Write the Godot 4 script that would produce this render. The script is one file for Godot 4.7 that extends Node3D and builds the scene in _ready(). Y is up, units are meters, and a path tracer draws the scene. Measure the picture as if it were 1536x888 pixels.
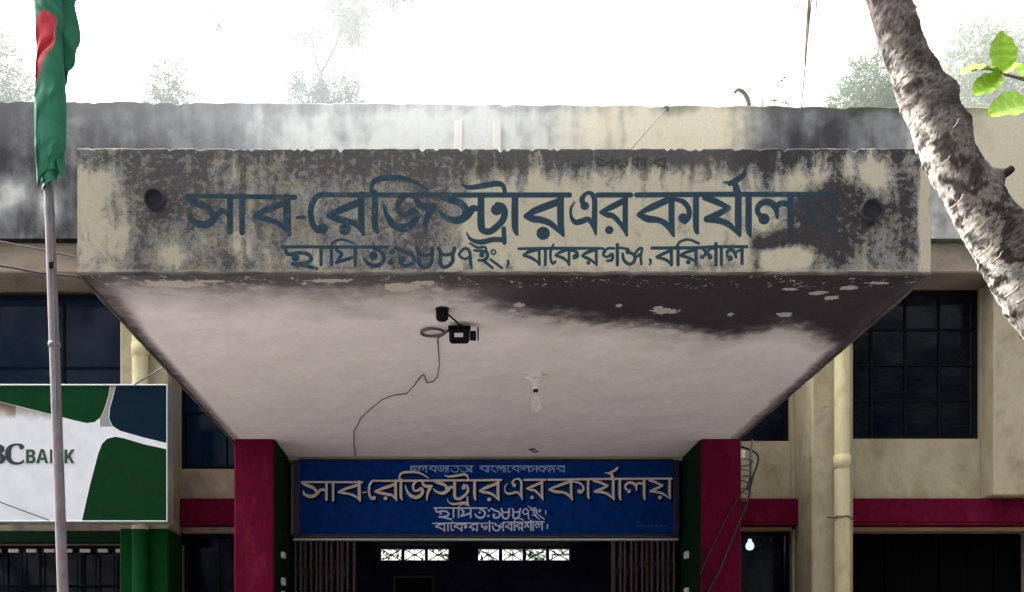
extends Node3D
# A weathered two-storey office with a wide entrance canopy, seen against a bright sky. Metres, y up, the facade looks towards +z.

var taken := {}
var rng := RandomNumberGenerator.new()
var mats := {}
const SKY_BASE := 0.10
const SKY_GLOW := 1.65

# ------------------------------------------------------------------ naming helpers
func numbered(called: String) -> String:
	var n: int = taken.get(called, 0)
	taken[called] = n + 1
	return called if n == 0 else "%s_%03d" % [called, n]

func thing(called: String, label: String, category: String, at := Vector3.ZERO, group := "") -> Node3D:
	var o := Node3D.new()
	o.name = numbered(called)
	add_child(o)
	o.position = at
	tag(o, label, category, group)
	return o

func tag(o: Node, label: String, category: String, group := "") -> void:
	o.set_meta("label", label)
	o.set_meta("category", category)
	if group != "":
		o.set_meta("group", group)

func obj(called: String, mesh: Mesh, m: Material, parent: Node) -> MeshInstance3D:
	var o := MeshInstance3D.new()
	o.name = called
	o.mesh = mesh
	o.material_override = m
	parent.add_child(o, true)
	return o

# ------------------------------------------------------------------ shape helpers
func start() -> SurfaceTool:
	var st := SurfaceTool.new()
	st.begin(Mesh.PRIMITIVE_TRIANGLES)
	return st

func tri(st: SurfaceTool, a: Vector3, b: Vector3, c: Vector3) -> void: # counter-clockwise seen from outside
	for p in [a, c, b]:
		st.add_vertex(p)

func quad(st: SurfaceTool, a: Vector3, b: Vector3, c: Vector3, d: Vector3) -> void:
	tri(st, a, b, c)
	tri(st, a, c, d)

func quad_uv(st: SurfaceTool, p: Array, uv: Array) -> void:
	for k in [0, 2, 1, 0, 3, 2]:
		st.set_uv(uv[k])
		st.add_vertex(p[k])

func done(st: SurfaceTool, tangents := false) -> ArrayMesh:
	st.generate_normals()
	if tangents:
		st.generate_tangents()
	return st.commit()

# a box with chamfered edges between two corners
func add_box(st: SurfaceTool, lo: Vector3, hi: Vector3, b := 0.006) -> void:
	st.set_smooth_group(-1)
	var c := (lo + hi) / 2.0
	var h := (hi - lo) / 2.0
	b = minf(b, minf(h.x, minf(h.y, h.z)) * 0.6)
	var pt := func(s: Vector3, axis: int) -> Vector3:
		var v := Vector3(h.x, h.y, h.z) - Vector3(b, b, b)
		v[axis] += b
		return c + v * s
	for axis in 3:
		var u := (axis + 1) % 3
		var w := (axis + 2) % 3
		for s in [-1.0, 1.0]:
			var q := []
			for k in [[-1, -1], [1, -1], [1, 1], [-1, 1]]:
				var sg := Vector3.ZERO
				sg[axis] = s
				sg[u] = k[0]
				sg[w] = k[1]
				q.append(pt.call(sg, axis))
			if s > 0:
				quad(st, q[0], q[1], q[2], q[3])
			else:
				quad(st, q[3], q[2], q[1], q[0])
	for axis in 3:
		var u := (axis + 1) % 3
		var w := (axis + 2) % 3
		for su in [-1.0, 1.0]:
			for sw in [-1.0, 1.0]:
				var s0 := Vector3.ZERO
				s0[u] = su
				s0[w] = sw
				var s1 := s0
				s0[axis] = -1
				s1[axis] = 1
				var a: Vector3 = pt.call(s0, u)
				var bb: Vector3 = pt.call(s1, u)
				var cc: Vector3 = pt.call(s1, w)
				var dd: Vector3 = pt.call(s0, w)
				if su * sw < 0:
					quad(st, a, bb, cc, dd)
				else:
					quad(st, dd, cc, bb, a)
	for sx in [-1.0, 1.0]:
		for sy in [-1.0, 1.0]:
			for sz in [-1.0, 1.0]:
				var s := Vector3(sx, sy, sz)
				if sx * sy * sz > 0:
					tri(st, pt.call(s, 0), pt.call(s, 1), pt.call(s, 2))
				else:
					tri(st, pt.call(s, 2), pt.call(s, 1), pt.call(s, 0))

func box(called: String, lo: Vector3, hi: Vector3, m: Material, parent: Node, b := 0.006) -> MeshInstance3D:
	var st := start()
	add_box(st, lo, hi, b)
	return obj(called, done(st), m, parent)

func smooth_path(pts: Array, steps := 5) -> Array:
	if pts.size() < 3:
		return pts
	var out := []
	for i in pts.size() - 1:
		var p0 = pts[maxi(i - 1, 0)]
		var p1 = pts[i]
		var p2 = pts[i + 1]
		var p3 = pts[mini(i + 2, pts.size() - 1)]
		for k in steps:
			var t := float(k) / steps
			out.append(p1 * (1.0 + t * t * (2.0 * t - 3.0)) + p2 * (t * t * (3.0 - 2.0 * t)) + (p2 - p0) * 0.5 * (t * t * t - 2.0 * t * t + t) + (p3 - p1) * 0.5 * (t * t * t - t * t))
	out.append(pts[-1])
	return out

func add_tube(st: SurfaceTool, pts: Array, r0: float, r1: float, sides := 8, caps := true) -> void:
	st.set_smooth_group(0)
	var rings := []
	var side := Vector3.ZERO
	for i in pts.size():
		var dir: Vector3 = (pts[mini(i + 1, pts.size() - 1)] - pts[maxi(i - 1, 0)]).normalized()
		if side == Vector3.ZERO:
			side = dir.cross(Vector3(0.13, 0.21, 0.97)).normalized()
			if side.length() < 0.5:
				side = Vector3.RIGHT
		side = (side - dir * side.dot(dir)).normalized()
		var up := dir.cross(side)
		var r := lerpf(r0, r1, float(i) / maxf(1.0, pts.size() - 1.0))
		var ring := []
		for k in sides:
			var a := TAU * k / sides
			ring.append(pts[i] + (side * cos(a) + up * sin(a)) * r)
		rings.append(ring)
	for i in rings.size() - 1:
		for k in sides:
			var n := (k + 1) % sides
			quad(st, rings[i][k], rings[i][n], rings[i + 1][n], rings[i + 1][k])
	if caps:
		st.set_smooth_group(-1)
		for k in sides:
			var n := (k + 1) % sides
			tri(st, pts[0], rings[0][n], rings[0][k])
			tri(st, pts[-1], rings[-1][k], rings[-1][n])

func tube(called: String, pts: Array, r: float, m: Material, parent: Node, sides := 8, smooth := true, r1 := -1.0) -> MeshInstance3D:
	var st := start()
	add_tube(st, smooth_path(pts) if smooth else pts, r, r if r1 < 0.0 else r1, sides)
	return obj(called, done(st), m, parent)

# a body turned round the y axis: profile of (radius, height)
func lathe(profile: Array, sides := 20) -> ArrayMesh:
	var st := start()
	st.set_smooth_group(0)
	for i in profile.size() - 1:
		for k in sides:
			var a := TAU * k / sides
			var b := TAU * (k + 1) / sides
			var p: Vector2 = profile[i]
			var q: Vector2 = profile[i + 1]
			var v0 := Vector3(cos(a) * p.x, p.y, -sin(a) * p.x)
			var v1 := Vector3(cos(b) * p.x, p.y, -sin(b) * p.x)
			var v2 := Vector3(cos(b) * q.x, q.y, -sin(b) * q.x)
			var v3 := Vector3(cos(a) * q.x, q.y, -sin(a) * q.x)
			if p.x > 0.0001:
				tri(st, v0, v1, v2)
			if q.x > 0.0001:
				tri(st, v0, v2, v3)
	return done(st)

# ------------------------------------------------------------------ noise and textures
func noise(sd: int, freq: float, octaves := 4) -> FastNoiseLite:
	var n := FastNoiseLite.new()
	n.noise_type = FastNoiseLite.TYPE_SIMPLEX_SMOOTH
	n.seed = sd
	n.frequency = freq
	n.fractal_octaves = octaves
	return n

func sm(a: float, b: float, x: float) -> float:
	var t := clampf((x - a) / (b - a), 0.0, 1.0)
	return t * t * (3.0 - 2.0 * t)

func tex(img: Image) -> ImageTexture:
	return ImageTexture.create_from_image(img)

func grain(sd: int, size: int, freq: float, cols: Array, fine := 0.12) -> ImageTexture:
	var n := noise(sd, freq, 5)
	var a := n.get_seamless_image(size, size)
	n.seed = sd + 7
	n.frequency = freq * 9.0
	var b := n.get_seamless_image(size, size)
	var data := PackedByteArray()
	data.resize(size * size * 3)
	var pa := a.get_data()
	var pb := b.get_data()
	var last := cols.size() - 1
	for i in size * size:
		var t := clampf(pa[i] / 255.0 * (1.0 + fine) + (pb[i] / 255.0 - 0.5) * fine * 2.0 - fine * 0.5, 0.0, 0.999) * last
		var k := int(t)
		var c: Color = cols[k].lerp(cols[mini(k + 1, last)], t - k)
		data[i * 3] = int(c.r * 255.0)
		data[i * 3 + 1] = int(c.g * 255.0)
		data[i * 3 + 2] = int(c.b * 255.0)
	return tex(Image.create_from_data(size, size, false, Image.FORMAT_RGB8, data))

func bumps(sd: int, size: int, freq: float, strength: float) -> ImageTexture:
	var n := noise(sd, freq, 5)
	var im := n.get_seamless_image(size, size)
	im.convert(Image.FORMAT_RGBA8)
	im.bump_map_to_normal_map(strength)
	return tex(im)

func plain(c: Color, rough := 0.8, metal := 0.0) -> StandardMaterial3D:
	var m := StandardMaterial3D.new()
	m.albedo_color = c
	m.roughness = rough
	m.metallic = metal
	return m

# world-mapped plaster or paint with coarse and fine tone and a rough skin
func coat(sd: int, cols: Array, per_m: Vector3, rough := 0.85, relief := 0.5, fine := 0.12) -> StandardMaterial3D:
	var m := StandardMaterial3D.new()
	m.albedo_texture = grain(sd, 384, 0.012, cols, fine)
	m.uv1_triplanar = true
	m.uv1_world_triplanar = true
	m.uv1_scale = per_m
	m.roughness = rough
	m.metallic_specular = 0.22
	if relief > 0.0:
		if not mats.has("skin"):
			mats.skin = bumps(5, 512, 0.03, 3.0)
		m.normal_enabled = true
		m.normal_texture = mats.skin
		m.normal_scale = relief
	return m

# ------------------------------------------------------------------ hand lettering
# Letter strokes on a drawing grid of 320 units to the metre (the fascia's own grid). "x,y,width" points; ";" parts strokes; one point alone is a dot.
var letters := {
	"head_a": "281,296,7 442,298,8", "sa": "281,298,7 290,304,11 303,310,12 313,316,10 319,325,9;285,323,4 287,332,9 296,338,12 307,340,12 318,334,12 326,324,10 333,319,9 340,322,7 345,330,6;345,297,9 345,350,9",
	"aa_a": "363,297,9 363,352,8", "ba": "382,326,5 400,317,10 428,306,10;383,327,8 394,330,10 409,334,8 422,341,8 435,354,5;430.5,297,11 431,340,11 434,355,6", "dash": "446,329,5 456,328.5,5",
	"head_b": "484,294,7 545,294.5,8 700,294.5,8 854,294.5,8", "e": "490,293,7 478,295,8 469,306,9 466,322,9 469,339,9 477,349,9;484,346,16", "ra": "492,325,5 512,317,11 540,305,11;493,326,8 506,331,11 522,335,10 534,339,9 545,352,6;542,294,10 542,338,10 545,354,6;517.5,347,18",
	"i": "562.5,291,9 562.5,340,10 566,351,6;557,292,6 558,279,7 566,271,9 585,268,9 605,269,8 623,275,6 642,287,3", "ja": "575,309,4 581,327,8 591,340,12 606,345,13 619,338,12 624,327,11 620,318,9 611,324,9 602,325,8 597,315,9 599,304,9 606,296,9;623,299,7 629,309,10 643,313,12;650,312,12 643,325,11 638,340,8 638,354,4",
	"tta": "664,298,8 676,302,11 690,307,11 698,315,10 697,324,9;659,319,3 664,325,7 674,331,9 687,333,12 700,326,12 708,316,11 714,315,8 721,320,6;721.6,296,10 721.6,340,11 726,349,10 735,350,10 745,343,10 754,333,10 757,322,10 754,312,9 746,309,8;745,317,17;693,278.5,3 704,283,7 726,280,9 746,277,9 755,281,7 757.5,293,6;700,352,2 706,362,5 721,366.5,8 740,362.5,8 756,363,8;755.5,346,7 756.5,367,7",
	"aa_b": "772.5,297,10 772.5,342,10 776,355,4", "ra_b": "788,326,5 806,317,11 840,304,11;789,327,8 800,331,11 813,333,10 827,339,9 844,355,5;841,297,10 841,338,10 845,356,5;814.8,353,20",
	"e_full": "877,311,13;874,306,8 873,301,8 877,294,6 884,291,6 890,296,8 892,306,8 892,335,8 894,355,3;862,305.5,2 856.5,315,4 857,328,5 863,336,8 873,334.5,9 882,331.5,8 889,339,8 893,352,4",
	"head_c": "897,294.5,8 946,294.5,8", "ra_c": "901,320,4 915,314,9 936,303,9;902,321,6 912,325,9 920,327,8 931,339,7 940,355,4;938,295,8 938,338,8 940,356,4;913.8,348,12.5",
	"head_d": "955,294.5,8 1100,293.5,8 1255,294,8", "ka": "957,323.5,4 976,314,10 1004,301,10;959,325,8 972,331,11 988,333,9 1000,340,9 1010,356,5;1007.5,297,9 1007.5,335,9 1010.5,357,4;1012,301,6 1025,305,8 1033,316,8 1033,328,8 1027,336,7;1024.8,330,15", "aa_d": "1044,297,9 1044,342,9 1046,352,6",
	"jya": "1057,299,8 1070,303,10 1081,308,9 1093,314,7;1092,315,8 1078,323,10 1060,331,9;1060,332,9 1080,334,10 1095,341,9 1110,357,4;1107.5,296,10 1107.5,340,10 1110,357,4;1086,275,3 1101,274,6 1118,257,2;1095,277,8 1112,267,9 1119,260,3;1103,278,9 1106,292,12", "aa_e": "1123,297,9.5 1123,345,9.5 1126,358,4",
	"la": "1146,331,17;1140,326,8 1136,319,8 1139,310,9 1148,305,10 1158,308,11 1164,316,9 1166,329,5;1164,312,9 1173,307,9 1185,310,9;1186,296,9.5 1186,345,9.5 1188,358,4",
	"ya": "1199,299,8 1211,303,9 1222,309,8 1233,314,7;1232,315,8 1218,323,10 1202,331,8;1202,332,8 1221,335,9 1236,341,8 1252,355,4;1251,295,9.5 1251,338,9.5 1253,354,4", "ya_dot": "1226,351,18",
	"h2a": "423,374,5 455,373.5,5 491,374,5 530,374,5 581,374,5", "stha": "428,377,5 432,385,6 447,383,6 460,384,6 467,391,6 462,397,6 450,399,5;443,390,12;439,399.5,6 456,402,6 475,407,5", "h2aa": "481.5,374,5 481.5,401,5", "pi": "497,374,5 497,401,5;496,373,3 501,366,4 514,362.5,4 530,368,3;504,378,4 512,384,6 509,391,6 505,398,5;506,397,5 519,393,6 533,388,5;533,374,5.5 533,402,5",
	"ta": "546,391,4 552,399,6 563,402.5,7 573,398,6 576,389,6 570,380,6 561,377,5;560,387,13", "visarga": "588,381,9;586,397,9", "one": "594,375,6 606,381,6 617,385,6 621,393,6 616,400.5,6 606,402.5,6 600,397,5;603,393,11", "eight_a": "625,376,6 628,383,6 628,395,6 632,403,6 641,404.5,6 647,397,6 648,386,6 648,376,6;628,384,5 639,387,5 648,383,5", "eight_b": "658,376,6 661,384,6 660,397,6 664,404,6 672,403,6 679,395,6 679,386,6 682,376,6;661,384,5 670,386,5 679,383,5",
	"seven": "705,388,4 698,392,4 691,389,4 689,384,4 697,376,4.5 704,380,4.5 705.5,393,5 707,406,4", "ii": "712,379,4 722,380,5 730,382,5 731,389,5 725,394,5 718,394,4;724.5,394,5 739,406,4;705,368,3 716,374.5,4 727,374,4 730,380,3;722.6,386,8", "ng": "736.5,381,2.5 740,378,2.5 743.5,381.5,2.5 740,385.5,2.5 736.5,381,2.5;736,393,4 753,406,4", "comma_a": "762,395,4 762.5,399,4 760,405,2.5",
	"h2b": "778,376.5,4 840,375.8,5 903,376,4", "ba2": "785,386,3 796,380,6 807,378,5;786,387,4 796,390,5 804,395,4 810,400,3;808.7,376,4.5 809,401,4", "aa2": "818,376,4.5 818,401,4.5", "e2": "830,370,3 826,381,4 826,392,4 829,399,4 833,396,4", "ka2": "833,386,3 842,381,5 853,377,5;834,387,4 843,390,5 849,394,4 854,400,3;853.5,376,4.5 853.5,401,4;856,379,4 864,381,5 866,388,5 861,391,4;862,388,7", "ra2": "873,387,3 881,382,5 893,378,5;874,388,4 881,391,5 888,395,4 894,400,3;894.4,376,4.5 894.4,401,4;882.6,398,6",
	"ga2": "905,376,3 907,381,4 905,386,4 911,389,4 918,385,5 918,393,5 911,395,4;905,382,4 912,376,4 921,376,4;926,370,5 926,401,5", "nja2": "930,375,4 936,376,4 942,377,4;934,384,4 936,394,5 944,400,5 951,396,5 952,387,5 946,383,5;942,381,8;951,387,4 957,378,4 963,376,4 961,388,4 962,400,4;955,389,4 962,383,4", "comma_b": "975,393,4 976,396,4 974.5,401,2.5",
	"h2c": "978,375.5,5 1045,375,5 1075,373.5,5 1120,373.5,5", "ba3": "985,389,4 995,384,5 1007,379,5;986,390,4 998,393,5 1007,400,4;1007,375,5 1007,401,5", "i3": "1017,374,5 1017,401,5;1015,374,4 1020,366,4 1033,362.5,4 1048,368.5,4", "ra3": "1021,386,4 1032,381,5 1044,378,5;1022,387,5 1032,390,5 1044,396,4;1044,375,5 1044,401,5;1032.4,397,7",
	"sha3": "1052,376,3 1058,380,5 1058,386,5;1053.5,389,7;1060,383,5 1065,377,4 1072,376,4;1060,383,5 1065,387,5;1065,389.5,7;1074,369,5.5 1074,401,5", "aa3": "1082,374,5 1082,401,5", "la3": "1095,391,9;1091,388,4 1091,381,5 1097,378,5 1102,383,5 1104,390,4;1103,383,4 1109,379,4 1114,381,4;1113,374,5 1113,399,5",
}
const FIRST := ["head_a", "sa", "aa_a", "ba", "dash", "head_b", "e", "ra", "i", "ja", "tta", "aa_b", "ra_b", "e_full", "head_c", "ra_c", "head_d", "ka", "aa_d", "jya", "aa_e", "la", "ya"]
const SECOND_A := ["h2a", "stha", "h2aa", "pi", "ta", "visarga", "one", "eight_a", "eight_b", "seven", "ii", "ng"]
const SECOND_B := ["h2b", "ba2", "aa2", "e2", "ka2", "ra2", "ga2", "nja2"]
const SECOND_C := ["h2c", "ba3", "i3", "ra3", "sha3", "aa3", "la3"]

func strokes(key: String) -> Array:
	var out := []
	for s in letters[key].split(";"):
		var pts := []
		for p in s.split(" "):
			var v: PackedStringArray = p.split(",")
			pts.append(Vector3(v[0].to_float(), v[1].to_float(), v[2].to_float()))
		out.append(pts)
	return out

# cover: one float per texel, the share of it that ink covers
func ink_stroke(cover: PackedFloat32Array, w: int, h: int, pts: Array, strength := 1.0) -> void:
	var p := smooth_path(pts, 5)
	if p.size() == 1:
		p = [p[0], p[0] + Vector3(0.01, 0, 0)]
	for i in p.size() - 1:
		var a: Vector3 = p[i]
		var b: Vector3 = p[i + 1]
		var r := maxf(a.z, b.z) / 2.0 + 1.5
		var d := Vector2(b.x - a.x, b.y - a.y)
		var dd := maxf(d.length_squared(), 1e-6)
		for y in range(maxi(0, int(minf(a.y, b.y) - r)), mini(h, int(maxf(a.y, b.y) + r) + 1)):
			for x in range(maxi(0, int(minf(a.x, b.x) - r)), mini(w, int(maxf(a.x, b.x) + r) + 1)):
				var q := Vector2(x + 0.5 - a.x, y + 0.5 - a.y)
				var t := clampf(q.dot(d) / dd, 0.0, 1.0)
				var c := clampf(lerpf(a.z, b.z, t) / 2.0 - (q - d * t).length() + 0.5, 0.0, 1.0) * strength
				if c > cover[y * w + x]:
					cover[y * w + x] = c

func ink(cover: PackedFloat32Array, w: int, h: int, keys: Array, place: Callable, strength := 1.0) -> PackedFloat32Array:
	for key in keys:
		for s in strokes(key):
			var pts := []
			for p in s:
				pts.append(place.call(p))
			ink_stroke(cover, w, h, pts, strength)
	return cover

func blob(x: float, y: float, b: Array) -> float:
	var dx: float = (x - b[0]) / b[2]
	var dy: float = (y - b[1]) / b[3]
	return b[4] * exp(-dx * dx - dy * dy)

# the canopy's front: cream limewash under black algae, with the painted name; drawing grid 116..1396 by 222..413
func fascia_image() -> Image:
	var w := 1920
	var h := 288
	var k := w / 1280.0
	var cover := PackedFloat32Array()
	cover.resize(w * h)
	var place := func(p: Vector3) -> Vector3: return Vector3((p.x - 116.0) * k, (p.y - 222.0) * k, p.z * k)
	cover = ink(cover, w, h, FIRST + SECOND_A + SECOND_B + SECOND_C + ["comma_a", "comma_b"], place)
	# the almost lost top line
	var faint := PackedFloat32Array()
	faint.resize(w * h)
	for word in [["ga2", 540, 0.9], ["ba2", 566, 0.9], ["ja", 590, 0.5], ["aa2", 618, 0.9], ["ta", 640, 0.8], ["ba2", 700, 0.9], ["aa2", 722, 0.9], ["la3", 738, 0.9], ["aa2", 766, 0.9], ["sha3", 790, 0.8], ["ba2", 848, 0.85], ["aa2", 873, 0.85], ["sa", 896, 0.36], ["ra2", 922, 0.85], ["ka2", 940, 0.8], ["aa2", 968, 0.8], ["ra2", 980, 0.8]]:
		var ss := strokes(word[0])
		var low := Vector2(1e9, 1e9)
		for s in ss:
			for p in s:
				low = Vector2(minf(low.x, p.x), minf(low.y, p.y))
		for s in ss:
			var pts := []
			for p in s:
				pts.append(place.call(Vector3(word[1] + (p.x - low.x) * word[2], 238.0 + (p.y - low.y) * word[2] * 0.75, 3.4)))
			ink_stroke(faint, w, h, pts)
	var stains := [[250, 310, 60, 45, 0.55], [230, 255, 60, 40, 0.5], [300, 262, 90, 30, 0.25], [215, 390, 35, 40, 0.35], [330, 320, 60, 40, 0.22], [335, 395, 25, 22, 0.4], [255, 380, 26, 20, -0.45], [420, 330, 80, 60, 0.22],
		[470, 250, 90, 28, 0.3], [600, 250, 110, 34, 0.42], [560, 330, 70, 40, 0.16], [600, 385, 60, 30, 0.42], [640, 340, 40, 40, 0.45], [655, 290, 40, 30, 0.4], [770, 245, 140, 22, 0.55], [930, 235, 120, 14, 0.5], [1060, 235, 110, 22, 0.75], [1160, 250, 50, 30, 0.55], [1150, 275, 12, 22, 0.35],
		[1222, 322, 38, 30, 1.3], [1192, 358, 40, 13, 1.1], [1150, 368, 24, 13, 0.95], [1136, 392, 8, 22, 0.6], [1250, 375, 38, 34, 0.95], [1181, 391, 34, 12, -1.2], [1190, 268, 45, 16, -0.4], [1300, 320, 46, 46, 0.8], [1262, 285, 36, 22, 0.7], [1312, 262, 26, 24, -0.75], [1362, 300, 18, 80, 0.8], [1345, 255, 12, 34, 0.45], [1383, 330, 9, 70, -0.6], [1330, 380, 50, 24, 0.45], [1240, 236, 40, 14, 0.25],
		[150, 320, 32, 80, -0.2], [140, 240, 40, 14, 0.2], [160, 395, 40, 14, 0.22], [900, 340, 190, 60, -0.28], [1010, 275, 60, 18, -0.1], [760, 320, 60, 60, -0.12]]
	var n1 := noise(11, 0.021, 5)
	var n2 := noise(12, 0.09, 4)
	var n3 := noise(13, 0.30, 3)
	var ns := noise(14, 0.055, 4)
	var nd := noise(16, 0.02, 3)
	var cream := Vector3(0.635, 0.615, 0.54)
	var grey := Vector3(0.45, 0.445, 0.45)
	var dark := Vector3(0.122, 0.112, 0.128)
	var paint := Vector3(0.02, 0.155, 0.225)
	var bars := [[355, 5, 300, 400, -0.5], [374, 5, 225, 400, -0.55], [366, 3, 225, 405, 0.3], [350, 12, 228, 290, -0.4], [397, 9, 228, 290, -0.35], [399, 6, 345, 408, -0.5], [385, 4, 230, 400, 0.25], [411, 5, 250, 405, 0.22], [332, 5, 235, 300, 0.2], [690, 3, 330, 400, 0.2], [1010, 4, 268, 380, 0.1], [930, 8, 262, 300, 0.15], [965, 4, 262, 330, 0.16], [1050, 5, 260, 300, 0.2], [885, 5, 262, 292, 0.16], [790, 6, 262, 300, 0.15], [1170, 5, 250, 300, 0.3], [173, 4, 240, 400, 0.14], [136, 3, 250, 340, 0.12], [1376, 3, 240, 400, 0.4], [1215, 5, 225, 260, -0.3]]
	var data := PackedByteArray()
	data.resize(w * h * 3)
	# coarse guide on a quarter grid
	var gw := w / 4 + 2
	var guide := PackedFloat32Array()
	guide.resize(gw * (h / 4 + 2))
	for gy in h / 4 + 2:
		for gx in gw:
			var fx := 116.0 + gx * 4.0 / k
			var fy := 222.0 + gy * 4.0 / k
			var g := 0.20 + 0.25 * (1.0 - sm(640.0, 720.0, fx)) * sm(185.0, 205.0, fx)
			for b in stains:
				if absf(fx - b[0]) < b[2] * 2.6 and absf(fy - b[1]) < b[3] * 2.6:
					g += blob(fx, fy, b)
			guide[gy * gw + gx] = g
	for y in h:
		var fy := 222.0 + y / k
		for x in w:
			var fx := 116.0 + x / k
			var gx := x >> 2
			var gy := y >> 2
			var tx := (x & 3) / 4.0
			var ty := (y & 3) / 4.0
			var o := gy * gw + gx
			var g := lerpf(lerpf(guide[o], guide[o + 1], tx), lerpf(guide[o + gw], guide[o + gw + 1], tx), ty)
			var wa := n1.get_noise_2d(fx * 0.9 + 500.0, fy * 0.9)
			var wb := n1.get_noise_2d(fx * 0.9, fy * 0.9 + 700.0)
			var qx := fx + wa * 7.0
			var qy := fy + wb * 7.0
			var a := n1.get_noise_2d(qx, qy * 0.8)
			var b := n2.get_noise_2d(qx * 0.8, qy * 0.8)
			var c := n3.get_noise_2d(qx, qy)
			var run := ns.get_noise_2d(qx * 0.9, fy * 0.10)
			var bar := 0.0
			for s in bars:
				var e: float = absf(fx - s[0] + wa * 6.0) / s[1]
				if e < 1.5:
					bar += s[4] * (1.0 - sm(0.55, 1.4, e)) * sm(s[2] - 8.0, s[2] + 12.0, fy + b * 20.0) * (1.0 - sm(s[3] - 30.0, s[3] + 6.0, fy + a * 20.0))
			var top := 1.0 - sm(224.0, 266.0 + run * 60.0 + a * 16.0, fy)
			var hem := sm(396.0, 412.0, fy + a * 12.0)
			var d := g + a * 0.34 + b * 0.24 + c * 0.10 + run * 0.26 + top * 0.54 + hem * 0.14 + bar * 0.55
			var mid := sm(0.10, 0.62, d)
			var deep := sm(0.55, 1.05, d + c * 0.20 + b * 0.18) * lerpf(0.62, 1.0, sm(1060.0, 1150.0, fx))
			var tint := Vector3(0.405, 0.41, 0.42).lerp(Vector3(0.43, 0.42, 0.37), sm(-0.2, 0.3, n2.get_noise_2d(qx * 0.25 + 80.0, qy * 0.25)))
			var col := cream.lerp(tint, mid * 0.92).lerp(dark, deep * 0.94)
			# pale scabs where the skin has come off, and black mould specks beside them
			var scab := sm(0.16, 0.40, n2.get_noise_2d(qx * 0.7 + 900.0, qy * 0.9) + 0.30 * c - 0.1 * a) * sm(0.30, 0.7, d) * (0.45 if fx < 700.0 or fx > 1255.0 else 0.12)
			col = col.lerp(Vector3(0.57, 0.55, 0.53), scab)
			var speck := sm(0.20, 0.42, c * 0.7 + n2.get_noise_2d(qx * 1.3 + 50.0, qy * 1.3) * 0.55) * sm(0.12, 0.5, d)
			col = col.lerp(Vector3(0.20, 0.19, 0.20), speck * 0.5)
			# the mortar lip along the bottom edge
			var lip := sm(406.5, 408.5, fy + c * 2.5) * sm(-0.25, 0.2, b + c * 0.5)
			col = col.lerp(Vector3(0.60, 0.575, 0.53), lip * 0.6)
			col *= 1.0 + c * 0.06 + b * 0.05
			var i := y * w + x
			var wear := clampf(0.95 - sm(0.12, 0.45, b * 0.7 + c * 0.5 + nd.get_noise_2d(fx, fy) * 0.35) * 0.4 * mid - deep * 0.35, 0.0, 1.0)
			col = col.lerp(paint * (1.0 + c * 0.16 + a * 0.12), cover[i] * wear)
			col = col.lerp(Vector3(0.14, 0.15, 0.18), faint[i] * 0.85 * sm(-0.35, 0.25, a + b + (fx - 860.0) * 0.004))
			data[i * 3] = int(clampf(col.x, 0.0, 1.0) * 255.0)
			data[i * 3 + 1] = int(clampf(col.y, 0.0, 1.0) * 255.0)
			data[i * 3 + 2] = int(clampf(col.z, 0.0, 1.0) * 255.0)
	return Image.create_from_data(w, h, false, Image.FORMAT_RGB8, data)

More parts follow.
